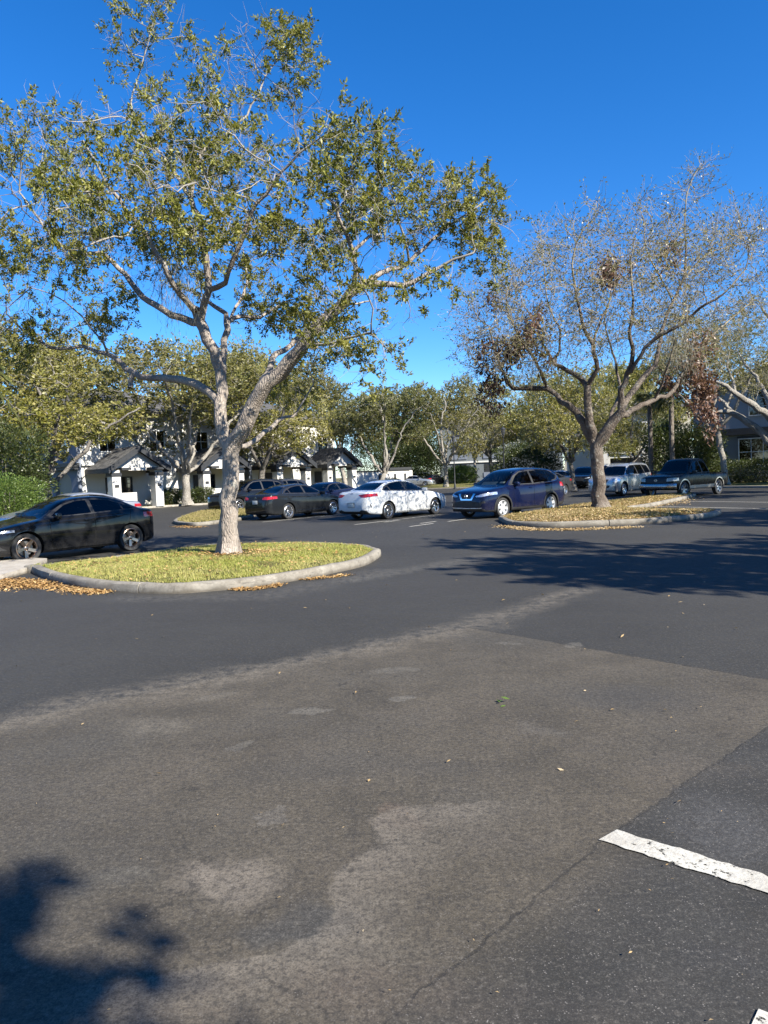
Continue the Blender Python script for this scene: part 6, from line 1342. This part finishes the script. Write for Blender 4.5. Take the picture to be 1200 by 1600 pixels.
bush(1160, 755, 53.0, (10, 1.5, 1.5), LEAF_DARK, 'long dark hedge in the shade below the grey house window', 6, 9000, .10, math.atan2(-.63, .78), .1, 'hedge', 'hedge')
bush(1085, 752, 53.5, (3.6, 3.0, 4.0), LEAF_DARK, 'dark rounded evergreen shrub behind the black pickup', 7, 8000, .14); bush(1040, 752, 60.0, (3.0, 3.0, 4.8), LEAF_DARK, 'dark evergreen shrub between the two palm trunks', 8, 7000, .16)
bush(655, 752, 112.0, (7, 6, 7.0), LEAF_DARK, 'big dark evergreen behind the far silver sedan', 9, 9000, .22); bush(640, 752, 122.0, (8, 7, 11), LEAF_GREEN, 'tall bright green tree crown above the dark evergreen', 10, 9000, .26, name='leafy_tree', cat='tree')
bush(585, 757, 116.0, (10, 5, 6.5), LEAF_DARK, 'broad dark evergreen mass behind the white garden wall', 13, 8000, .2); bush(825, 752, 88.0, (7.5, 5, 4.6), LEAF_DARK, 'wide dark evergreen bush behind the roof of the blue crossover', 11, 9000, .19); bush(612, 757, 90.5, (2.4, 1.2, 1.0), LEAF_OLIVE, 'low clipped bush in front of the white garden wall', 12, 2500, .12)

def place(o, px, py, Y, s, rz, label, z=.04, group=None, first=False, wide=1.0):
    c = o if first else copy_tree(o); p = WP(px, py, Y); c.location = (p.x, p.y, z); c.scale = (s * wide, s * wide, s); c.rotation_euler = (0, 0, rz); tag(c, label, 'tree', group); return c
big_oak(); bare_oak()
V1 = generic_oak(101, 9.0, 4.6, 1.7, .19, 5, LEAF_YELLOW, BARK_GREY, TWIG, 2600, 14, .14, .038, ntw=3, low=.14)
V2 = generic_oak(102, 9.5, 4.6, 1.8, .18, 6, LEAF_OLIVE, BARK_PALE, TWIG, 2600, 13, .14, .036, ntw=3, low=.16)
V3 = generic_oak(103, 10.5, 5.0, 1.6, .22, 4, LEAF_MID, BARK_PALE, TWIG, 1700, 13, .16, .038, low=.30, lean=(.5, 0), ntw=3)
V4 = generic_oak(104, 9.5, 3.8, 2.4, .16, 6, LEAF_TAN, BARK_PALE, TWIG_PALE, 1300, 3, .12, .022, ntw=5, tl=.9)
V5 = generic_oak(105, 9.0, 4.6, 2.2, .18, 4, LEAF_YELLOW, BARK_GREY, TWIG_PALE, 2500, 13, .14, .036, lean=(-.4, .1), tl=.7, ntw=3, low=.16)
V6 = generic_oak(107, 11.0, 5.0, 3.4, .19, 5, LEAF_OLIVE, BARK_PALE, TWIG_PALE, 1500, 9, .13, .03, low=.46, ntw=3, lean=(.5, .0))
OG = 'oaks around the parking lot'
place(V1, 73, 790, 40.0, 1.12, .4, wide=1.28, label= 'yellow green oak beside the left hedge, in front of the shade-tinted end wall', first=True, group=OG)
place(V2, 293, 784, 52.0, 1.3, 1.1, wide=1.3, label= 'oak with a short pale trunk and fanned limbs in front of the nearest gabled porch', first=True, group=OG)
place(V5, 408, 775, 59.0, 1.25, 2.4, wide=1.2, label= 'oak in front of the second townhouse above the charcoal sedan', first=True, group=OG)
place(V3, 592, 760, 66.0, 1.08, .2, 'dark green oak with leaning pale limbs behind the white sedan', first=True, group=OG)
place(V2, 697, 760, 82.0, 1.38, 3.9, 'pale trunked oak beside the nearer lamp post', group=OG)
place(V4, 743, 752, 104.0, 1.45, .0, 'pale grey sparse oak behind the far clipped hedge', first=True, group=OG)
place(V5, 897, 757, 50.0, .92, 5.3, 'dark trunked oak behind the blue crossover, left of the bare oak trunk', group=OG)
place(V4, 935, 752, 80.0, 1.0, 2.0, 'small oak seen just behind the bare oak trunk', group=OG)
place(V6, 1135, 756, 49.0, 1.12, 2.2, 'tall olive oak in front of the grey house behind the pickup bed', first=True, group=OG)
BG = 'trees beyond the houses'
far = [(V1, 170, 74, 1.9, .3, 'yellow oak crown above the first townhouse roof'), (V2, 40, 70, 1.9, 1.9, 'oak crown behind the left end of the shade-tinted wall'), (V5, 330, 88, 2.1, 4.0, 'olive oak crown behind the big oak trunk, above the townhouses'), (V2, 440, 100, 2.1, .9, 'olive oak crown above the gap between the townhouses'), (V3, 540, 110, 1.8, 2.2, 'dark oak crown above the white garden wall'),
       (V5, 770, 118, 1.9, 1.2, 'yellow oak crown right of the far apartment block'), (V1, 840, 100, 1.7, 3.3, 'yellow oak crown behind the dark evergreen bush'), (V2, 900, 112, 1.5, 5.0, 'olive oak crown behind the dark trunked oak'), (V5, 965, 96, 1.7, 2.7, 'yellow oak crown above the white garage building'), (V1, 1035, 84, 1.6, .6, 'olive oak crown behind the two palms'), (V1, 598, 128, 1.5, 1.5, 'yellow oak crown far behind the dark oak with leaning limbs'), (V5, 985, 68, 1.0, 3.6, 'oak with low foliage in front of the white garage building'), (V2, 640, 160, 1.6, 5.5, 'most distant olive oak crown left of the apartment block'), (V2, 690, 150, 1.6, 2.9, 'distant oak crown behind the apartment block')]
for v, px, Y, s, rz, lab in far: place(v, px, 752, Y, s, rz, lab, group=BG)
# trees just outside the frame whose shade falls into the picture
def at(o, x, y, s, rz, label): c = copy_tree(o); c.location = (x, y, 0); c.scale = (s, s, s); c.rotation_euler = (0, 0, rz); tag(c, label, 'tree', 'trees outside the frame that shade the lot')
SH = generic_oak(106, 9.0, 4.3, 2.2, .2, 5, LEAF_DARK, BARK_GREY, TWIG, 2000, 16, .17, .05, ntw=3)
SH.location = (13.3, 6.6, 0); SH.scale = (1.1, 1.1, 1.1); SH.rotation_euler = (0, 0, .8); tag(SH, 'leafy oak right of the frame shading the asphalt by the far island', 'tree', 'trees outside the frame that shade the lot')
at(SH, 3.4, -9.15, 1.05, 5.1, 'extra leafy oak farther behind the camera, added to thicken the lower left shade')  # added copy, thickens the tree shade at the lower left
at(SH, 3.78, -6.97, .92, 3.3, 'smaller leafy oak nearest behind the camera, added to fill gaps in the shade')  # another added copy, closes gaps in the same shade
at(SH, 4.3, -7.98, 1.0, 2.5, 'leafy oak behind the camera shading the lower left asphalt')
at(SH, 31.5, 44.0, 1.15, 1.0, 'leafy oak right of the frame shading the grey house'); at(SH, 22.6, 31.0, 1.1, 5.0, 'leafy oak right of the frame shading the black pickup')
at(SH, 21.0, 12.0, 1.2, 4.0, 'leafy oak right of the frame shading the bays near the pickup')

for x_, y_, r_, l_ in ((-24, -30, 0, 'unseen oak added for reflections far behind the camera, left end of the row'), (-12, -34, 1, 'unseen oak added for reflections behind the camera, between left end and middle'), (0, -37, 2, 'unseen oak added for reflections far behind the camera, middle of the row'), (13, -36, 3, 'unseen oak added for reflections far behind the camera, right of the middle'), (-27, -8, 4, 'unseen oak added for reflections left of the camera beside the lot'), (-30, 8, 5, 'unseen oak added for reflections left of the frame beyond the pavement')): at(V2, x_, y_, 1.2, r_, l_)  # unseen oaks added to give the car paint dark reflections
# low spreading limbs of the oak at the right edge
def edge_oak():
    rng = np.random.default_rng(61); Y = 40.0; b = WP(1262, 765, Y); b.z = .1; ppm = FPX / Y; root = thing('oak_tree', b, 0, 'spreading oak with bare limbs at the right edge before the grey house', 'tree')
    sk = Skel(.32, rng)
    photo_limbs(sk, Y, [[(1262,768,0,18),(1250,740,0,17),(1228,712,0,16),(1205,692,0,15)], [(1205,692,0,12),(1185,672,.1,11),(1168,660,.1,10),(1150,648,.2,9),(1135,643,.3,8),(1118,645,.4,6),(1105,640,.5,4),(1092,625,.6,2)],
      [(1215,700,0,12),(1205,655,-.4,11),(1185,638,-.5,10),(1165,625,-.6,8.5),(1148,614,-.7,7),(1128,600,-.8,5),(1112,595,-.9,3)], [(1150,648,.2,6),(1142,640,.5,6),(1126,625,.9,5),(1112,617,1.1,3)], [(1165,625,-.6,5),(1150,612,0,5),(1145,595,.4,4),(1138,575,.8,3),(1140,550,1.0,2)],
      [(1205,655,-.4,9),(1200,620,.6,8),(1188,605,1.0,6.5),(1181,588,1.3,5),(1165,570,1.6,3.5),(1150,545,1.8,2)], [(1228,712,0,12),(1235,650,.5,10),(1230,580,1.0,8),(1215,520,1.4,5),(1190,480,1.6,3)]], ppm, b)
    bl = []
    for px, py, rx, ry, dy, rz, n in ((1150,540,70,45,.6,1.8,130),(1190,500,70,50,1.2,2,150),(1230,560,60,60,.8,2,130),(1110,580,45,35,.2,1.4,60),(1180,580,50,30,.5,1.5,70),(1260,500,60,60,0,2,100)):
        c = WP(px, py, Y + dy) - b; bl.append(((c.x, c.y, c.z), (rx / ppm, rz, ry / ppm), n))
    sk.grow(blob_points(rng, bl), infl=2.6, kill=.5, maxit=60, jit=.3); sk.finish(r0=.007, e=2.4); wood_meshes(sk, 'e', BARK_PALE, TWIG_PALE, root, .03, .3, .3, 3, thin_min=.006)
    twigs_and_leaves(sk, root, LEAF_OLIVE, TWIG_PALE, rng, rmax=.02, ntw=3, tl=.6, nl=7, L=.10, Wd=.02, up=.2, tw_r=.005)
edge_oak()
# palms
PALM_BARK = bark_mat("palm_bark", (.12, .10, .085), (.25, .215, .18), 3.0); FROND = leaf_mat("palm_frond", (.05, .07, .02), (.10, .12, .03), (.20, .17, .06))
def palm(h, seed, fr=26, r=.17, L=1.7):
    rg = np.random.default_rng(seed); root = thing('palm_tree'); m = MB(); m.tube([(0, 0, 0), (.02, 0, .25), (.05, .03, h * .5), (.02, .05, h)], [r * 1.35, r * 1.05, r, r * .95], 14); m.build('trunk', PALM_BARK, root, 60)
    Ps = []; Ds = []; st = MB()
    for k in range(fr):
        a = rg.uniform(0, 6.28); el = rg.uniform(-.5, 1.25); l = L * rg.uniform(.8, 1.1); pts = []
        for q in range(8):
            t = q / 7; rr = l * t * math.cos(el) ; z = l * t * math.sin(el) - .75 * l * t * t * (1 - .3 * math.sin(el)); pts.append((math.cos(a) * rr, math.sin(a) * rr, h + .05 + z))
        st.tube(pts, [.022 * (1 - .8 * q / 7) for q in range(8)], 4); P = np.array(pts)
        for q in range(3, 8):
            d = P[q] - P[q - 1]; d /= np.linalg.norm(d); s = np.cross(d, [0, 0, 1.0]); s /= np.linalg.norm(s) + 1e-9
            for sg in (-1, 1):
                for w in range(5): f = rg.random(); Ps.append(P[q - 1] + (P[q] - P[q - 1]) * f); Ds.append(d * rg.uniform(.4, 1.1) + s * sg * rg.uniform(.5, 1.0) + np.array([0, 0, -rg.uniform(.1, .6)]))
    st.build('frond_stalks', FROND, root); link('fronds', leaf_mesh('fronds', np.array(Ps), np.array(Ds), .75, .022, rg, .25, .3), FROND, root); return root
PM = palm(6.6, 31, 20, .17, 1.2); place(PM, 1017, 745, 55.0, 1.0, 0, 'slim palm trunk left of the other palm, behind the silver SUV', first=True, group='palms'); place(PM, 1052, 745, 52.5, 1.0, 2.0, 'slim palm trunk rising right behind the cab of the pickup', group='palms')
PM2 = palm(7.2, 32, 34, .2, 2.6); place(PM2, -58, 800, 30.0, 1.0, .5, 'palm at the left edge with drooping fronds above the hedge', first=True)
for c in PM.children + PM2.children: pass

# ------------------------------------------------------------------ cars farther off
def car_at(sp, m, px, Y, heading, label, name='parked_car', cat='car'): X_ = (px - 600) / FPX * Y; return build_car(sp, m, label, name, cat, (X_, Y, 0), heading)
car_at(sedan_spec(1, 1, 1, 'plain'), P_SILVER, 108, 25.6, AXIS + PI, 'silver sedan whose roof shows above the glossy black sedan')
car_at(sedan_spec(.98, .97, .98, 'plain'), P_NAVY, 506, 37.0, AXIS + PI + .15, 'navy sedan with red tail lights parked beyond the charcoal sedan')
car_at(suv_spec('a'), P_BLACK, 390, 40.5, AXIS + PI - .05, 'black SUV parked beyond the charcoal sedan, beside the big oak trunk', 'parked_suv')
car_at(suv_spec('a', 1.0, .97), P_GREY, 432, 45.0, AXIS + PI, 'dark grey SUV almost hidden between the black SUV and the navy sedan', 'parked_suv')
car_at(sedan_spec(.97, 1, .98, 'dark'), P_GREY, 846, 43.5, AXIS + PI - .1, 'dark grey sedan with silver wheel covers just behind the blue crossover')
car_at(sedan_spec(1, 1, 1, 'plain'), P_WHITE, 884, 60.0, -.45, 'white sedan facing right between the blue crossover and the bare oak trunk')
car_at(suv_spec('a'), P_BLACK, 915, 58.0, AXIS + PI + .2, 'black SUV partly hidden by the bare oak trunk', 'parked_suv')
car_at(suv_spec('box', 1.0, 1.05), P_PEARL, 952, 66.0, AXIS + PI, 'white SUV whose roof shows behind the silver SUV', 'parked_suv')
car_at(sedan_spec(1.02, 1, 1, 'plain'), P_SILVER, 653, 97.0, -.35, 'far silver sedan facing right in front of the dark evergreen')
car_at(sedan_spec(1, 1, 1, 'plain'), P_BLACK, 681, 104.0, .9, 'far black sedan parked behind the far silver sedan')
car_at(suv_spec('box', 1.1, 1.05), P_WHITE, 670, 111.0, -.3, 'far white SUV behind the far black sedan', 'parked_suv')
